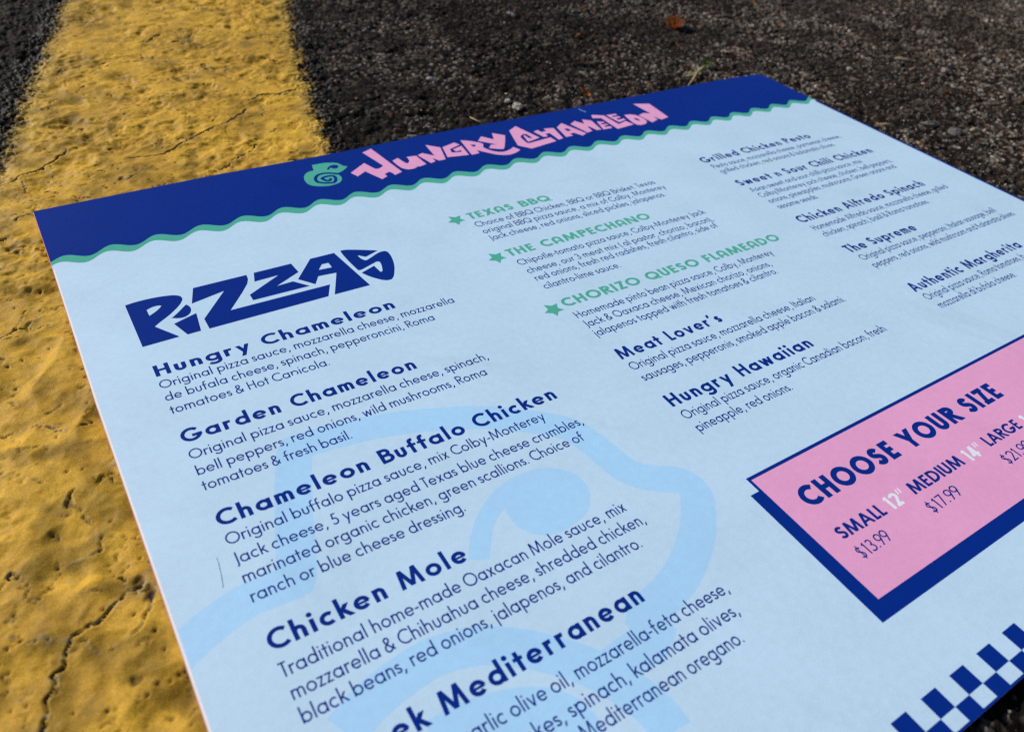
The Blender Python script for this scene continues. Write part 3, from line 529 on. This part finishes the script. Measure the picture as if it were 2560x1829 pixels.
    if ch == 'T': return B(.20+h*.4-h+.02, 0, .20+h*.4+h+.02, 1)+B(.0, 1-w*.92, .44+w*.4, 1), .44+w*.4
    if ch == 'H': wd = .62+w*.3; return B(sb, 0, sb+w, 1)+B(sb+wd-w, 0, sb+wd, 1)+B(sb, .52-w*.46, sb+wd, .52+w*.46), 2*sb+wd
    if ch == 'I': return B(sb, 0, sb+w, 1), 2*sb+w
    if ch == 'J': return ribbon([(.19+h, 1), (.19+h, .0)]+arc(.19+h-.14, .0, .14, .17, 0, -85, 6)[1:], w), .19+w+sb
    if ch == 'K': return B(sb, 0, sb+w, 1)+D(sb+w*.6, .42, sb+.44, 1, w)+D(sb+.16, .62, sb+.50+w*.4, 0, w), .62+w*.5
    if ch == 'M': a = .10; return D(.04+h, 0, .16+h, 1, w)+D(.16+h, 1, .48+h, .05, w)+D(.80+h, 1, .48+h, .05, w)+D(.92+h, 0, .80+h, 1, w), .98+w
    if ch == 'N': return B(sb, 0, sb+w, 1)+B(sb+.56+w*.3, 0, sb+.56+w*1.3, 1)+D(sb+h, 1, sb+.56+w*.8, 0, w), .56+w*1.3+2*sb
    if ch == 'A' and arch:
        wd = .66+w*.3; rx = (wd-w)/2; return ribbon([(.05+h+wd-w, 0), (.05+h+wd-w, .58)]+arc(.05+wd/2, .58, rx, .42-h, 0, 180, 12)[1:]+[(.05+h+.0, 0)], w)+B(.05, .22, .05+wd, .22+w*.8), wd+.1
    if ch == 'A': return D(.02+h, 0, .36+h, 1, w)+D(.70+h, 0, .36+h, 1, w)+B(.17+h, .24, .55+h, .24+w*.85), .74+w
    if ch == 'Y': return D(.02+h, 1, .31+h, .42, w)+D(.60+h, 1, .31+h, .42, w)+B(.31, 0, .31+w, .46), .62+w
    if ch == 'U': wd = .58+w*.3; rx = (wd-w)/2; return ribbon([(sb+h, 1), (sb+h, rx+h-.01)]+arc(sb+wd/2, rx+h-.01, rx, rx, 180, 360)[1:]+[(sb+wd-h, 1)], w), wd+2*sb
    if ch == 'X': return D(.03+h, 0, .54+h, 1, w)+D(.03+h, 1, .54+h, 0, w), .57+w
    if ch == 'Z': return B(.04, 1-w*.92, .52+w*.4, 1)+B(.04, 0, .52+w*.4, w*.92)+D(.04+w*.62, w*.3, .52-w*.2, 1-w*.3, w), .56+w*.4
    # figures
    if ch == '1': return B(.20, 0, .20+w, 1)+D(.07+h, .80, .20+h, .98, w*.8), .32+w
    if ch == '2': return ribbon(arc(.30, .70, .25-h*.4, .30-h, 165, -28, 12)+[(.08+h, w*.5)], w)+B(.05, 0, .55, w*.92), .60
    if ch == '3': return ribbon(arc(.27, .755, .21-h*.4, .255-h, 150, -88, 10), w)+ribbon(arc(.27, .28, .25-h*.4, .29-h, 92, -150, 12), w), .58
    if ch == '4': return B(.38, 0, .38+w, 1)+B(.03, .20, .38+w+.12, .20+w*.9)+D(.06+h, .24, .38+h*.6, 1, w), .60+w*.5
    if ch == '5': return ribbon(arc(.27, .31, .25-h*.4, .32-h, 125, -145, 12), w)+D(.10+h, .50, .17+h, 1, w)+B(.17, 1-w*.9, .50, 1), .58
    if ch == '6': return ribbon(arc(.28, .31, .25-h*.4, .31-h, 0, 360, 18), w)+D(.07+h, .40, .36+h, 1, w), .58
    if ch == '7': return B(.03, 1-w*.92, .52, 1)+D(.14+h, 0, .46, 1-w*.4, w), .54
    if ch == '9': return ribbon(arc(.28, .69, .25-h*.4, .31-h, 0, 360, 18), w)+D(.20+h-.02, 0, .49, .60, w), .58
    if ch == '$': return sshape(.06, .50, .96, w)+B(.28-h*.8, -.10, .28+h*.8, 1.08), .60
    if ch == '.': rr = .062 if w < .12 else w*.6; return [arc(.10+rr*.5, rr, rr, rr, 0, 360, 12)[:-1]], .20+rr
    if ch == ',': return D(.05+h*.6, -.17, .13+h, .10, w*.95), .24+h
    if ch == "'": return D(.06+h*.6, .72, .12+h, 1.02, w*.95), .22+w*.6
    if ch == '"': q = min(w, .10); return D(.08+q, .66, .14+q, 1.04, q)+D(.30+q, .66, .36+q, 1.04, q), .52
    if ch == '-': return B(.05, .27, .33, .27+w*.95), .38
    if ch == '(': return ribbon(arc(.42, .40, .32, .68, 132, 228, 8), w), .26
    if ch == ')': return ribbon(arc(-.16, .40, .32, .68, 48, -48, 8), w), .24
    if ch == '/': return D(.02+h, -.1, .34+h, 1.05, w*.9), .40
    if ch == '&':
        return ribbon(bez((.66, .0+h), (.50, .20), (.24, .52), (.18, .68), 8)[:-1]+arc(.32, .79, .15, .21-h, 190, -20, 10)[:-1]+bez((.46, .74), (.44, .58), (.07, .50), (.07, .25), 8)[:-1]+bez((.07, .25), (.07, .0), (.30, -.03), (.40, .06), 6)+bez((.40, .06), (.52, .14), (.60, .28), (.64, .42), 6)[1:], w), .74
    return B(.1, 0, .1+w, X), .3
_gc = {}
def gtri(ch, w, X, arch):
    k = (ch, w, X, arch)
    if k not in _gc:
        polys, adv = glyph(ch, w, X, arch); polys = [[(p[0]+.00013*i, p[1]+.00007*i) for p in q] for i, q in enumerate(polys)]
        _gc[k] = (tri(polys) if polys else ([], [])) + (adv,)
    return _gc[k]
def extent(s, w, X, arch, track):
    x = 0
    for i, c in enumerate(s): x += gtri(c, w, X, arch)[2] + (track if i < len(s)-1 else 0)
    return x - .07
def text_geo(lines, cap, w, X=.62, arch=False, track=0.0):
    """lines: (text, u0, v0, u1, v1) base line from start to end, page units"""
    V = []; F = []
    for s, u0, v0, u1, v1 in lines:
        n = max(1, len(s)-1); w0 = extent(s, w, X, arch, 0)*cap; need = (u1-u0)
        sx = 1.0; tr = (need-w0)/n                     # spread with tracking first, then a gentle squeeze
        if abs(tr) > .06*cap or True:
            sx = max(.80, min(1.32, (need/w0)*(1-track*.0)));
            if track: sx = max(.85, min(1.30, need/(w0+n*track*cap)))
            tr = (need-w0*sx)/n
        x = u0-.06*cap*sx
        for c in s:
            vs, fs, adv = gtri(c, w, X, arch); k = len(V)
            for (a, b) in vs:
                uu = x+a*cap*sx; t = (uu-u0)/(u1-u0); vv = v0+(v1-v0)*t - b*cap
                V.append((uu, vv))
            F += [tuple(i+k for i in f) for f in fs]
            x += adv*cap*sx+tr
    return V, F
DZ = .000003
menu = link(bpy.data.objects.new('menu', None)); menu.location = (0, 0, 0); menu.empty_display_size = .02
tag(menu, 'large pale blue restaurant menu with navy top band lying across the yellow line', 'menu')
def printed(name, V, F, mat, layer, parent=None, label=None):
    o = mesh_obj(name, [(a*W, -b*W, layer*DZ) for a, b in V], [f[::-1] if ((V[f[1]][0]-V[f[0]][0])*(V[f[2]][1]-V[f[0]][1])-(V[f[1]][1]-V[f[0]][1])*(V[f[2]][0]-V[f[0]][0])) > 0 else f for f in F], mat, parent or menu)
    if label: o['label'] = label
    return o
def text(name, lines, cap, w, mat, layer, X=.62, arch=False, track=0.0, label=None, parent=None):
    V, F = text_geo(lines, cap, w, X, arch, track); return printed(name, V, F, mat, layer, parent, label)

# ------------------------------------------------------------------ the menu: card, band, border, watermark
SB = .7756
top = [tuple(p) for p in LIT['outline_top']]
outline = [(.0003, .0010)]+[(u, v*.8) for u, v in top[1:-3]]+[(.982, .0000), (.992, .0012), (.9975, .0045), (.9995, .012)]+[(1.0, .2), (1.0, .5), (1.0, SB-.004), (.996, SB), (.5, SB), (.004, SB), (0.0002, SB-.004), (-.0003, .5), (-.0012, .3), (.0003, .1)]
n = len(outline); T_ = .00034
def slab(name, outl, z0, z1, m_top, m_side, parent):
    vs, fs = tri([outl]); me_v = [(a*W, -b*W, z1) for a, b in vs]; k = len(me_v)
    o = ccw([(a, -b) for a, b in outl]); nn = len(o)
    me_v += [(a*W, b*W, z1) for a, b in o]+[(a*W, b*W, z0) for a, b in o]
    F = [f[::-1] for f in fs]+[(k+i, k+nn+i, k+nn+(i+1) % nn, k+(i+1) % nn) for i in range(nn)]+[tuple(k+nn+i for i in range(nn))[::-1]]
    ob = mesh_obj(name, me_v, F, m_top, parent); ob.data.materials.append(m_side)
    for i, p in enumerate(ob.data.polygons): p.material_index = 0 if i < len(fs) else 1
    return ob
slab('paper_sheet', outline, -T_, 0, M_paper, M_core, menu)
slab('backing_sheet', [(a+(-.0005 if a < .5 else .0), b) for a, b in outline], -T_*2.2, -T_-.00001, M_pinkedge, M_pinkedge, menu)
# wavy border: sampled once, shared by the navy band above it and the green line
CRU = [-.0240, .0159, .0548, .0945, .1355, .1765, .2165, .2559, .2954, .3363, .3756, .4150, .4557, .4963, .5368, .5762, .6168, .6565, .6956, .7353, .7737, .8117, .8490, .8881, .9269, .9650, 1.004]
CRV = [.0936, .0932, .0919, .0912, .0912, .0913, .0912, .0911, .0917, .0928, .0934, .0938, .0938, .0936, .0930, .0932, .0936, .0945, .0950, .0950, .0949, .0953, .0955, .0956, .0962, .0966, .0990]
def wave(u, up):
    uu = u + (.0036 if up else .0085)
    k = float(np.interp(uu, CRU, range(len(CRU)))); m = float(np.interp(u, CRU, CRV))
    return m + (.0039 if up else .0133) - .0048*math.cos(2*math.pi*k)
us = [i/900 for i in range(901)]
def clampu(u, v): return (u if 0 < u < 1 else (.0 if u <= 0 else .9999), v)
bandp = [(u, v) for u, v in outline[:len(top)-3+1+3]]
tp = [p for p in outline if p[1] < .02]; tp.sort()
V, F = tri([tp+[(.9998, wave(1, True))]+[(u, wave(u, True)) for u in us[::-1][1:-1]]+[(.0003, wave(0, True))]])
printed('header_band', V, F, M_navy, 2)
quads = [[(us[i], wave(us[i], True)), (us[i+1], wave(us[i+1], True)), (us[i+1], wave(us[i+1], False)), (us[i], wave(us[i], False))] for i in range(0, 900)]
V, F = tri([[(max(.0003, min(.9997, u)), v) for u, v in q] for q in quads]); printed('wavy_border', V, F, M_green, 3)
# thin printed edges showing along the cut
V = [(.9962, .112), (1.0, .112), (1.0, SB-.004), (.9962, SB-.004)]; printed('edge_line', V, [(0, 1, 2, 3)], M_navy, 2)
V = [(.004, SB-.0014), (.996, SB-.0014), (.996, SB), (.004, SB)]; printed('edge_line', V, [(0, 1, 2, 3)], M_navy, 3)
V = [(-.0012, .112), (.0007, .112), (-.0005, .3), (.0009, .5), (.0012, SB-.004), (.0002, SB-.004), (-.0003, .5), (-.0012, .3)]
V = [(.0002, .112), (.0016, .112), (.0002, .3), (.0011, .5), (.0016, SB-.004), (.0002, SB-.004), (-.0003, .5), (-.0012, .3)]; printed('edge_line', V, [(0, 1, 2, 7), (7, 2, 3, 6), (6, 3, 4, 5)], M_core, 3)

# watermark
def clip_page(V, F):
    return V, [f for f in F if all(0.0 < V[i][0] < 1 and V[i][1] < SB-.001 for i in f)]
wmq = ribbon(curve([tuple(p) for p in LIT['wm_head']], 5, 55, False), .0240)
wmq += ribbon(curve([tuple(p) for p in LIT['wm_ring']][0:], 5, 60, False), .0240)
extra = []
ring = [tuple(p) for p in LIT['wm_ring']]; inner = [tuple(p) for p in LIT['wm_inner']]
# the coiled tail below continues out of the picture
rc = (.128, .690)
wmq += ribbon(curve(inner, 4, 60, False), .0240)
wmh = [[(max(.0016, p[0]), min(p[1], SB-.002)) for p in q] for q in wmq]
V, F = tri(wmh); printed('watermark_outline', V, F, M_water, 1)
V, F = tri([curve([tuple(p) for p in LIT['wm_eye']], 3, 60)]); printed('watermark_eye', V, F, M_water, 1.5)

# section title
o = None
V = []; F = []
for loops in LIT['pizzas']:
    loops = [[tuple(p) for p in l] for l in loops]
    v, f = tri([curve(loops[0], 3, 24)], [curve(l, 3, 30) for l in loops[1:]]); k = len(V); V += v; F += [tuple(i+k for i in t) for t in f]
printed('section_title', V, F, M_navy, 3)
V = []; F = []
for loops in LIT['logo']:
    loops = [[tuple(p) for p in l] for l in loops]
    v, f = tri([curve(loops[0], 3, 32)], [curve(l, 3, 34) for l in loops[1:]]); k = len(V); V += v; F += [tuple(i+k for i in t) for t in f]
printed('logo_lettering', V, F, M_pink, 4)
em = printed('logo_emblem', *tri([curve([tuple(p) for p in LIT['emblem']], 3, 50)]), M_green, 4)
printed('emblem_eye', *tri([curve([tuple(p) for p in LIT['emblem_eye']], 3, 60)]), M_navy, 5, em)
printed('emblem_spiral', *tri(ribbon(curve([tuple(p) for p in LIT['emblem_spiral']], 4, 75, False), .0036)), M_navy, 5, em)
printed('pale_streak', *tri(ribbon([(.6500, .0030), (.6505, .0085), (.6530, .0150)], .0009)), M_water, 5)  # short pale blue streak near the top of the navy band

# items
CT = .0136; CD = .0094
def item(title, lines, **k):
    if title[1] > .69:
        sh = lambda l: (l[0], l[1]+.0030, l[2]+max(.0008, .0030-.006*(l[2]-.19)), l[3]+.0030, l[4]+max(.0008, .0030-.006*(l[2]-.19)))
        title = sh(title); lines = [sh(l) for l in lines]
    text('item_title', [title], CT, .195, M_navy, 4, X=.66, track=.07)
    text('item_description', lines, CD, .116, M_navy, 4, X=.64)
item(('Hungry Chameleon', .0427, .2915, .2412, .2929), [('Original pizza sauce, mozzarella cheese, mozzarella', .0424, .3065, .2909, .3086), ('de bufala cheese, spinach, pepperoncini, Roma', .0424, .3213, .2635, .3233), ('tomatoes & Hot Ca\x01icola.', .0424, .3365, .1625, .3373)])
item(('Garden Chameleon', .0420, .3690, .2213, .3722), [('Original pizza sauce, mozzarella cheese, spinach,', .0422, .3861, .2775, .3885), ('bell peppers, red onions, wild mushrooms, Roma', .0422, .4022, .2669, .4046), ('tomatoes & fresh basil.', .0422, .4170, .1459, .4184)])
item(('Chameleon Buffalo Chicken', .0422, .4505, .3012, .4530), [('Original buffalo pizza sauce, mix Colby-Monterey', .0424, .4664, .2796, .4682), ('Jack cheese, 5 years aged Texas blue cheese crumbles,', .0424, .4825, .3020, .4858), ('marinated organic chicken, green scallions. Choice of', .0424, .4975, .2929, .4994), ('ranch or blue cheese dressing.', .0424, .5122, .1842, .5138)])
item(('Chicken Mole', .0417, .5470, .1669, .5480), [('Traditional home-made Oaxacan Mole sauce, mix', .0419, .5643, .2790, .5659), ('mozzarella & Chihuahua cheese, shredded chicken,', .0420, .5787, .2840, .5805), ('black beans, red onions, jalapenos, and cilantro.', .0419, .5930, .2695, .5941)])
item(('Greek Mediterranean', .0420, .6265, .2454, .6256), [('garlic olive oil, mozzarella-feta cheese,', .1070, .6450, .2955, .6472), ('artichokes, spinach, kalamata olives,', .1070, .6612, .2900, .6616), ('Mediterranean oregano.', .1630, .6752, .2790, .6762)])
item(("Meat Lover's", .3750, .4400, .4921, .4404), [('Original pizza sauce, mozzarella cheese, Italian', .3749, .4552, .5974, .4569), ('sausages, pepperonis, smoked apple bacon & salami.', .3749, .4700, .6235, .4715)])
item(('Hungry Hawaiian', .3749, .5038, .5405, .5040), [('Original pizza sauce, organic Canadian bacon, fresh', .3749, .5194, .6203, .5204), ('pineapple, red onions.', .3749, .5342, .4785, .5350)])
item(('Grilled Chicken Pesto', .6961, .1928, .8873, .1958), [('Pesto sauce, mozzarella cheese, parmesan cheese,', .6975, .2088, .9274, .2122), ('grilled chicken, red onions & kalamato olives.', .6975, .2222, .8990, .2268)])
item(('Sweet n Sour Chili Chicken', .6955, .2556, .9321, .2612), [('Asian sweet and sour chilli pizza sauce, mix', .6975, .2725, .8914, .2757), ('Colby/Monterey jack cheese, chicken, bell peppers,', .6975, .2864, .9311, .2912), ('onions, pineapples, mushrooms. Green onions and', .6975, .3006, .9221, .3043), ('sesame seeds.', .6975, .3146, .7613, .3163)])
item(('Chicken Alfredo Spinach', .6964, .3479, .9147, .3517), [('Homemade Alfredo sauce, mozzarella cheese, grilled', .6974, .3655, .9366, .3685), ('chicken, spinach, basil & Roma tomatoes.', .6974, .3797, .8791, .3825)])
item(('The Supreme', .6970, .4142, .8095, .4158), [('Original pizza sauce, pepperoni, Italian sausage, bell', .6971, .4302, .9379, .4317), ('peppers, red onions, wild mushroom and Kalamata olives.', .6971, .4450, .9532, .4467)])
item(('Authentic Margherita', .6975, .4924, .8890, .4927), [('Original pizza sauce, Roma tomatoes, b', .6974, .5073, .8700, .5078), ('mozzarella di bufala cheese.', .6974, .5219, .8250, .5238)])
def special(title, lines, star, cu):
    text('special_title', [title], .0123, .215, M_green, 4, arch=True, track=.06)
    text('item_description', lines, CD, .116, M_navy, 4, X=.64)
    c0 = (.3603, .1859); printed('star', *tri([[(p[0]-c0[0]+cu, p[1]-c0[1]+star) for p in [tuple(q) for q in LIT['star']]]]), M_green, 4)
special(('TEXAS BBQ', .3755, .1912, .4755, .1926), [('Choice of BBQ Chicken, BBQ or BBQ Brisket. Texas', .3733, .2071, .6082, .2113), ('original BBQ pizza sauce, a mix of Colby, Monterey', .3733, .2211, .6122, .2250), ('Jack cheese, red onions, sliced pickles, jalapenos.', .3733, .2350, .6002, .2388)], .1859, .3603)
special(('THE CAMPECHANO', .3752, .2676, .5520, .2702), [('Chipotle-tomato pizza sauce, Colby-Monterey Jack', .3748, .2849, .6142, .2879), ('cheese, our 3 meat mix ( al pastor, chorizo, bacon),', .3748, .3000, .6110, .3035), ('red onions, fresh red radishes, fresh cilantro, side of', .3748, .3135, .6070, .3154), ('cilantro-lime sauce.', .3748, .3280, .4627, .3300)], .2636, .3613)
special(('CHORIZO QUESO FLAMEADO', .3755, .3592, .6510, .3640), [('Homemade pinto bean pizza sauce, Colby, Monterey', .3752, .3775, .6214, .3812), ('Jack & Oaxaca cheese, Mexican chorizo, onions,', .3752, .3916, .6035, .3955), ('jalapenos topped with fresh tomatoes & cilantro.', .3752, .4058, .5995, .4076)], .3570, .3628)

# size panel
PU0, PU1 = .3717, .955
sh = printed('panel_shadow', [(.3632, .5982), (PU1-.009, .5982), (PU1-.009, .7100), (.3622, .7102)], [(0, 1, 2, 3)], M_navy, 2)
fr = printed('size_panel', [(PU0, .5853), (PU1, .5853), (PU1, .6996), (PU0-.0005, .6996)], [(0, 1, 2, 3)], M_navy, 3)
pk = printed('pink_face', [(.3743, .5882), (PU1-.0026, .5882), (PU1-.0026, .6981), (.3738, .6981)], [(0, 1, 2, 3)], M_pink, 4, fr)
text('panel_heading', [('CHOOSE YOUR SIZE', .3936, .6272, .6364, .6259)], .0172, .25, M_navy, 5, track=.05, parent=fr)
for s, a, va, b, vb in (('SMALL', .3918, .6568, .4386, .6573), ('MEDIUM', .4712, .6563, .5337, .6564), ('LARGE', .5677, .6553, .6136, .6557)):
    text('size_name', [(s, a, va, b, vb)], .0101, .20, M_navy, 5, parent=fr)
for s, a, b in (('12"', .4440, .4645), ('14"', .5388, .5600), ('16"', .6190, .6420)):
    text('size_inches', [(s, a, .6575, b, .6572)], .0112, .21, M_white, 6, parent=fr)
for s, a, b in (('$13.99', .3912, .4228), ('$17.99', .4682, .5040), ('$21.99', .5632, .5990)):
    text('price', [(s, a, .6738, b, .6730)], .0094, .112, M_navy, 5, parent=fr)
# checker strip, one part per printed square
q0 = None
for k in range(-11, 25):
    u = .3132+.0272*k
    for r, (a, va, vb) in enumerate(((u, .7522, .7652), (u+.0136, .7652, SB-.0012))):
        a0 = max(.0022, a); a1 = min(.9975, a+.0136)
        if a1 <= a0: continue
        printed('checker_square', [(a0, va), (a1, va), (a1, vb), (a0, vb)], [(0, 1, 2, 3)], M_navy, 4)

# ------------------------------------------------------------------ small things on the ground
def ah(x, y):
    h, c = asphalt(np.array([x]), np.array([y])); return float(h[0])+Z0
def leaf(name, label, cat, p, size, aspect, rot, tilt, curl, col, group=None, fold=.5):
    x, y = gnd(p); r = random.Random(label); nu, nv = 9, 6; vs = []; fs = []
    for i in range(nu):
        t = i/(nu-1); wdt = math.sin(math.pi*(t*.93+.04))**.8*(1+.35*r.uniform(-1, 1))
        for j in range(nv):
            s = (j/(nv-1)-.5)*2
            a = (t-.5); zz = curl*(a*a*1.2) + fold*abs(s)*wdt*aspect*.5 + .07*r.uniform(-1, 1)
            vs.append((a*size, s*wdt*aspect*size*.5, zz*size))
    for i in range(nu-1):
        for j in range(nv-1): q = i*nv+j; fs.append((q, q+nv, q+nv+1, q+1))
    o = mesh_obj(name, vs, fs, simple('dry_leaf_'+cat, col, .6, .35, 900, .6, trans=.5), None, False)
    m = o.modifiers.new('thickness', 'SOLIDIFY'); m.thickness = .00018
    o.rotation_euler = (tilt[0], tilt[1], rot); o.location = (x, y, ah(x, y)+size*.16); tag(o, label, cat, group); return o
leaf('dried_leaf', 'curled orange dried leaf scrap standing on the asphalt at the top', 'leaf', (1.0170, -.2130), .0105, .66, -.15, (-1.0, .25), 1.2, (.56, .25, .085))
leaf('dried_leaf', 'small brown leaf crumb nearest the top of the yellow line', 'leaf', (.8247, -.2364), .0036, .8, 1.2, (-.6, .3), .8, (.30, .12, .045))
leaf('dried_leaf', 'pale orange leaf crumb at the very top edge', 'leaf', (.9166, -.3476), .0034, .7, .2, (-.5, -.2), .8, (.46, .20, .12))
leaf('dried_leaf', 'slim orange leaf sliver just above the navy band and pink lettering', 'leaf', (.6878, -.0330), .0056, .35, -1.2, (.2, .35), .5, (.46, .15, .04))
leaf('dried_leaf', 'faint tan leaf flake between the two orange scraps', 'leaf', (.8377, -.1787), .0030, .5, .1, (-.3, .2), .6, (.26, .15, .08))
leaf('dried_leaf', 'tiny red brown leaf bit touching the navy band', 'leaf', (.7373, -.0085), .0028, .6, .6, (-.3, .2), .6, (.20, .050, .025))
leaf('dried_leaf', 'small amber leaf crumb right of the menu corner', 'leaf', (1.2257, .1754), .0032, .8, .3, (-.5, .2), .8, (.36, .16, .02))
leaf('dried_leaf', 'rust red leaf fragment beside the amber crumb', 'leaf', (1.2470, .1900), .0046, .5, -.3, (-.3, .2), .7, (.22, .060, .022))
leaf('dried_leaf', 'thin pinkish red leaf sliver lying diagonal beside a dark hollow', 'leaf', (1.2187, .1420), .0070, .25, .55, (.1, .1), .4, (.24, .10, .07))
leaf('dried_leaf', 'tiny orange leaf fleck far right above the pale stones', 'leaf', (1.2300, -.0300), .0030, .6, .9, (-.4, .2), .6, (.30, .10, .045))

def stone(name, label, cat, p, size, asp, rot, col, group=None, lift=.25):
    x, y = gnd(p); r = random.Random(label); vs = []
    import mathutils
    bm_ = __import__('bmesh').new(); __import__('bmesh').ops.create_icosphere(bm_, subdivisions=2, radius=1)
    off = Vector((r.random()*9, r.random()*9, r.random()*9))
    for v in bm_.verts:
        k = 1+.45*(mathutils.noise.noise(v.co*1.3+off)) + .12*mathutils.noise.noise(v.co*4+off)
        c = v.co*k; v.co = Vector((c.x*size*.42, c.y*size*.42*asp[0], c.z*size*.42*asp[1]))
    me = bpy.data.meshes.new(name); bm_.to_mesh(me); bm_.free(); me.materials.append(simple('stone_'+cat, tuple(k*.72 for k in col), .75, .15, 1400, .5))
    o = link(bpy.data.objects.new(name, me)); o.rotation_euler = (r.uniform(-.2, .2), r.uniform(-.2, .2), rot); o.location = (x, y, ah(x, y)+size*asp[1]*lift); tag(o, label, cat, group); return o
st_ = LIT['deb']['st']
stone('pebble', 'flat grey oval stone right of the menu edge', 'stone', st_[0], .0095, (.42, .3), -.6, (.20, .175, .155))
stone('pebble', 'cream angular stone chip near the right picture edge', 'stone', st_[2], .0058, (.55, .45), .2, (.34, .29, .21))
stone('pebble', 'round grey stone set left of the cream chip', 'stone', st_[3], .0068, (.85, .4), .4, (.15, .135, .13))
stone('pebble', 'pinkish white stone chip beyond the dark hollow', 'stone', st_[4], .0072, (.6, .4), .5, (.27, .22, .20))
stone('pebble', 'small white grain above the right menu corner', 'stone', st_[5], .0034, (.9, .6), .2, (.38, .35, .28))
stone('pebble', 'white pebble on the dark asphalt above the lettering', 'stone', st_[6], .0044, (.7, .6), -.4, (.42, .38, .38))
stone('pebble', 'largest white pebble beside the navy band', 'stone', st_[7], .0056, (.8, .6), .3, (.55, .50, .42))
stone('pebble', 'small white pebble up and left of the largest white one', 'stone', st_[8], .0034, (.8, .6), .8, (.55, .54, .48))
stone('pebble', 'left one of two tiny pale pebbles near the top edge', 'stone', st_[9], .0038, (.7, .6), .1, (.42, .40, .38))
stone('pebble', 'right one of two tiny pale pebbles near the top edge', 'stone', st_[10], .0040, (.7, .6), .7, (.42, .38, .35))
stone('wood_chip', 'long tan wood chip lying flat at upper right', 'wood chip', ((st_[4][0]-.018), .0490), .0098, (.30, .28), -.85, (.30, .22, .15))
stone('wood_chip', 'pale straw splinter on the asphalt close to the right menu edge', 'wood chip', LIT['deb']['stick'][0], .0092, (.22, .2), -.75, (.42, .30, .15))
def stick(name, label, cat, pts, r0, r1, col, z=.0006):
    P = [Vector((*gnd(p), 0)) for p, zz in pts]; Zs = [zz for p, zz in pts]; vs = []; fs = []; k = 6
    for i, p in enumerate(P):
        t = (P[min(i+1, len(P)-1)]-P[max(i-1, 0)]).normalized(); nn = Vector((-t.y, t.x, 0)); r = r0+(r1-r0)*i/(len(P)-1)
        zb = ah(p.x, p.y)+z+Zs[i]
        for j in range(k):
            a = 2*math.pi*j/k; vs.append((p.x+nn.x*r*math.cos(a), p.y+nn.y*r*math.cos(a), zb+r*math.sin(a)))
    for i in range(len(P)-1):
        for j in range(k): fs.append((i*k+j, i*k+(j+1) % k, (i+1)*k+(j+1) % k, (i+1)*k+j))
    fs += [tuple(range(k))[::-1], tuple(range((len(P)-1)*k, len(P)*k))]
    o = mesh_obj(name, vs, fs, simple('plant_'+cat, col, .7, .3, 1500, .4), None, True); tag(o, label, cat); return o
sp = LIT['deb']['sprig']
root = link(bpy.data.objects.new('plant_sprig', None)); root.location = (*gnd(sp[0]), 0); tag(root, 'broken green and straw coloured plant sprig leaning above the navy band', 'sprig')
def keepparent(o): o.parent = root; o.matrix_parent_inverse = Matrix.Translation(root.location).inverted(); del_keys(o); return o
def del_keys(o):
    for k in ('label', 'category', 'group'):
        if k in o: del o[k]
keepparent(stick('stem', 's1', 'stem', [(sp[0], 0), (sp[1], .0006), (sp[2], .0012), (sp[3], .0018)], .00035, .0007, (.34, .26, .13)))
keepparent(leaf('leaf_blade', 'b1', 'sprigleaf', sp[4], .0070, .42, .75, (.1, -.55), .5, (.13, .19, .045)))
keepparent(leaf('leaf_blade', 'b2', 'sprigtip', (.905, -.036), .0052, .55, 1.3, (-.5, -.2), .5, (.40, .38, .24)))
keepparent(leaf('leaf_blade', 'b3', 'sprigtan', (.882, -.034), .0044, .6, 2.3, (-.5, .2), .5, (.45, .40, .25)))
keepparent(leaf('leaf_blade', 'b4', 'sprigred', (.900, -.062), .0040, .35, 2.5, (-.3, .2), .5, (.22, .14, .09)))
tw = LIT['deb']['twig']
stick('twig', 'thin straw twig at the asphalt beside the menu top edge', 'twig', [(tw[0], 0), (((tw[0][0]+tw[1][0])/2+.001, (tw[0][1]+tw[1][1])/2), .0003), (tw[1], 0)], .00022, .00016, (.40, .28, .15))
# a short hair on the paper
hp = [(.0337, .4717), (.0336, .4760), (.0331, .4797), (.0325, .4850), (.0309, .4938)]
hv, hf = [], []
for i, (a, b) in enumerate(hp):
    for j, (dx, dz) in enumerate(((-.00004, 0), (0, .00006), (.00004, 0))): hv.append((a*W+dx, -b*W, .00005+dz))
for i in range(len(hp)-1):
    for j in (0, 1, 2): hf.append((i*3+j, (i+1)*3+j, (i+1)*3+(j+1) % 3, i*3+(j+1) % 3))
tag(mesh_obj('hair', hv, hf, simple('hair_fibre', (.33, .37, .48), .5, .3)), 'short dark hair lying on the blue paper near its left edge', 'hair')
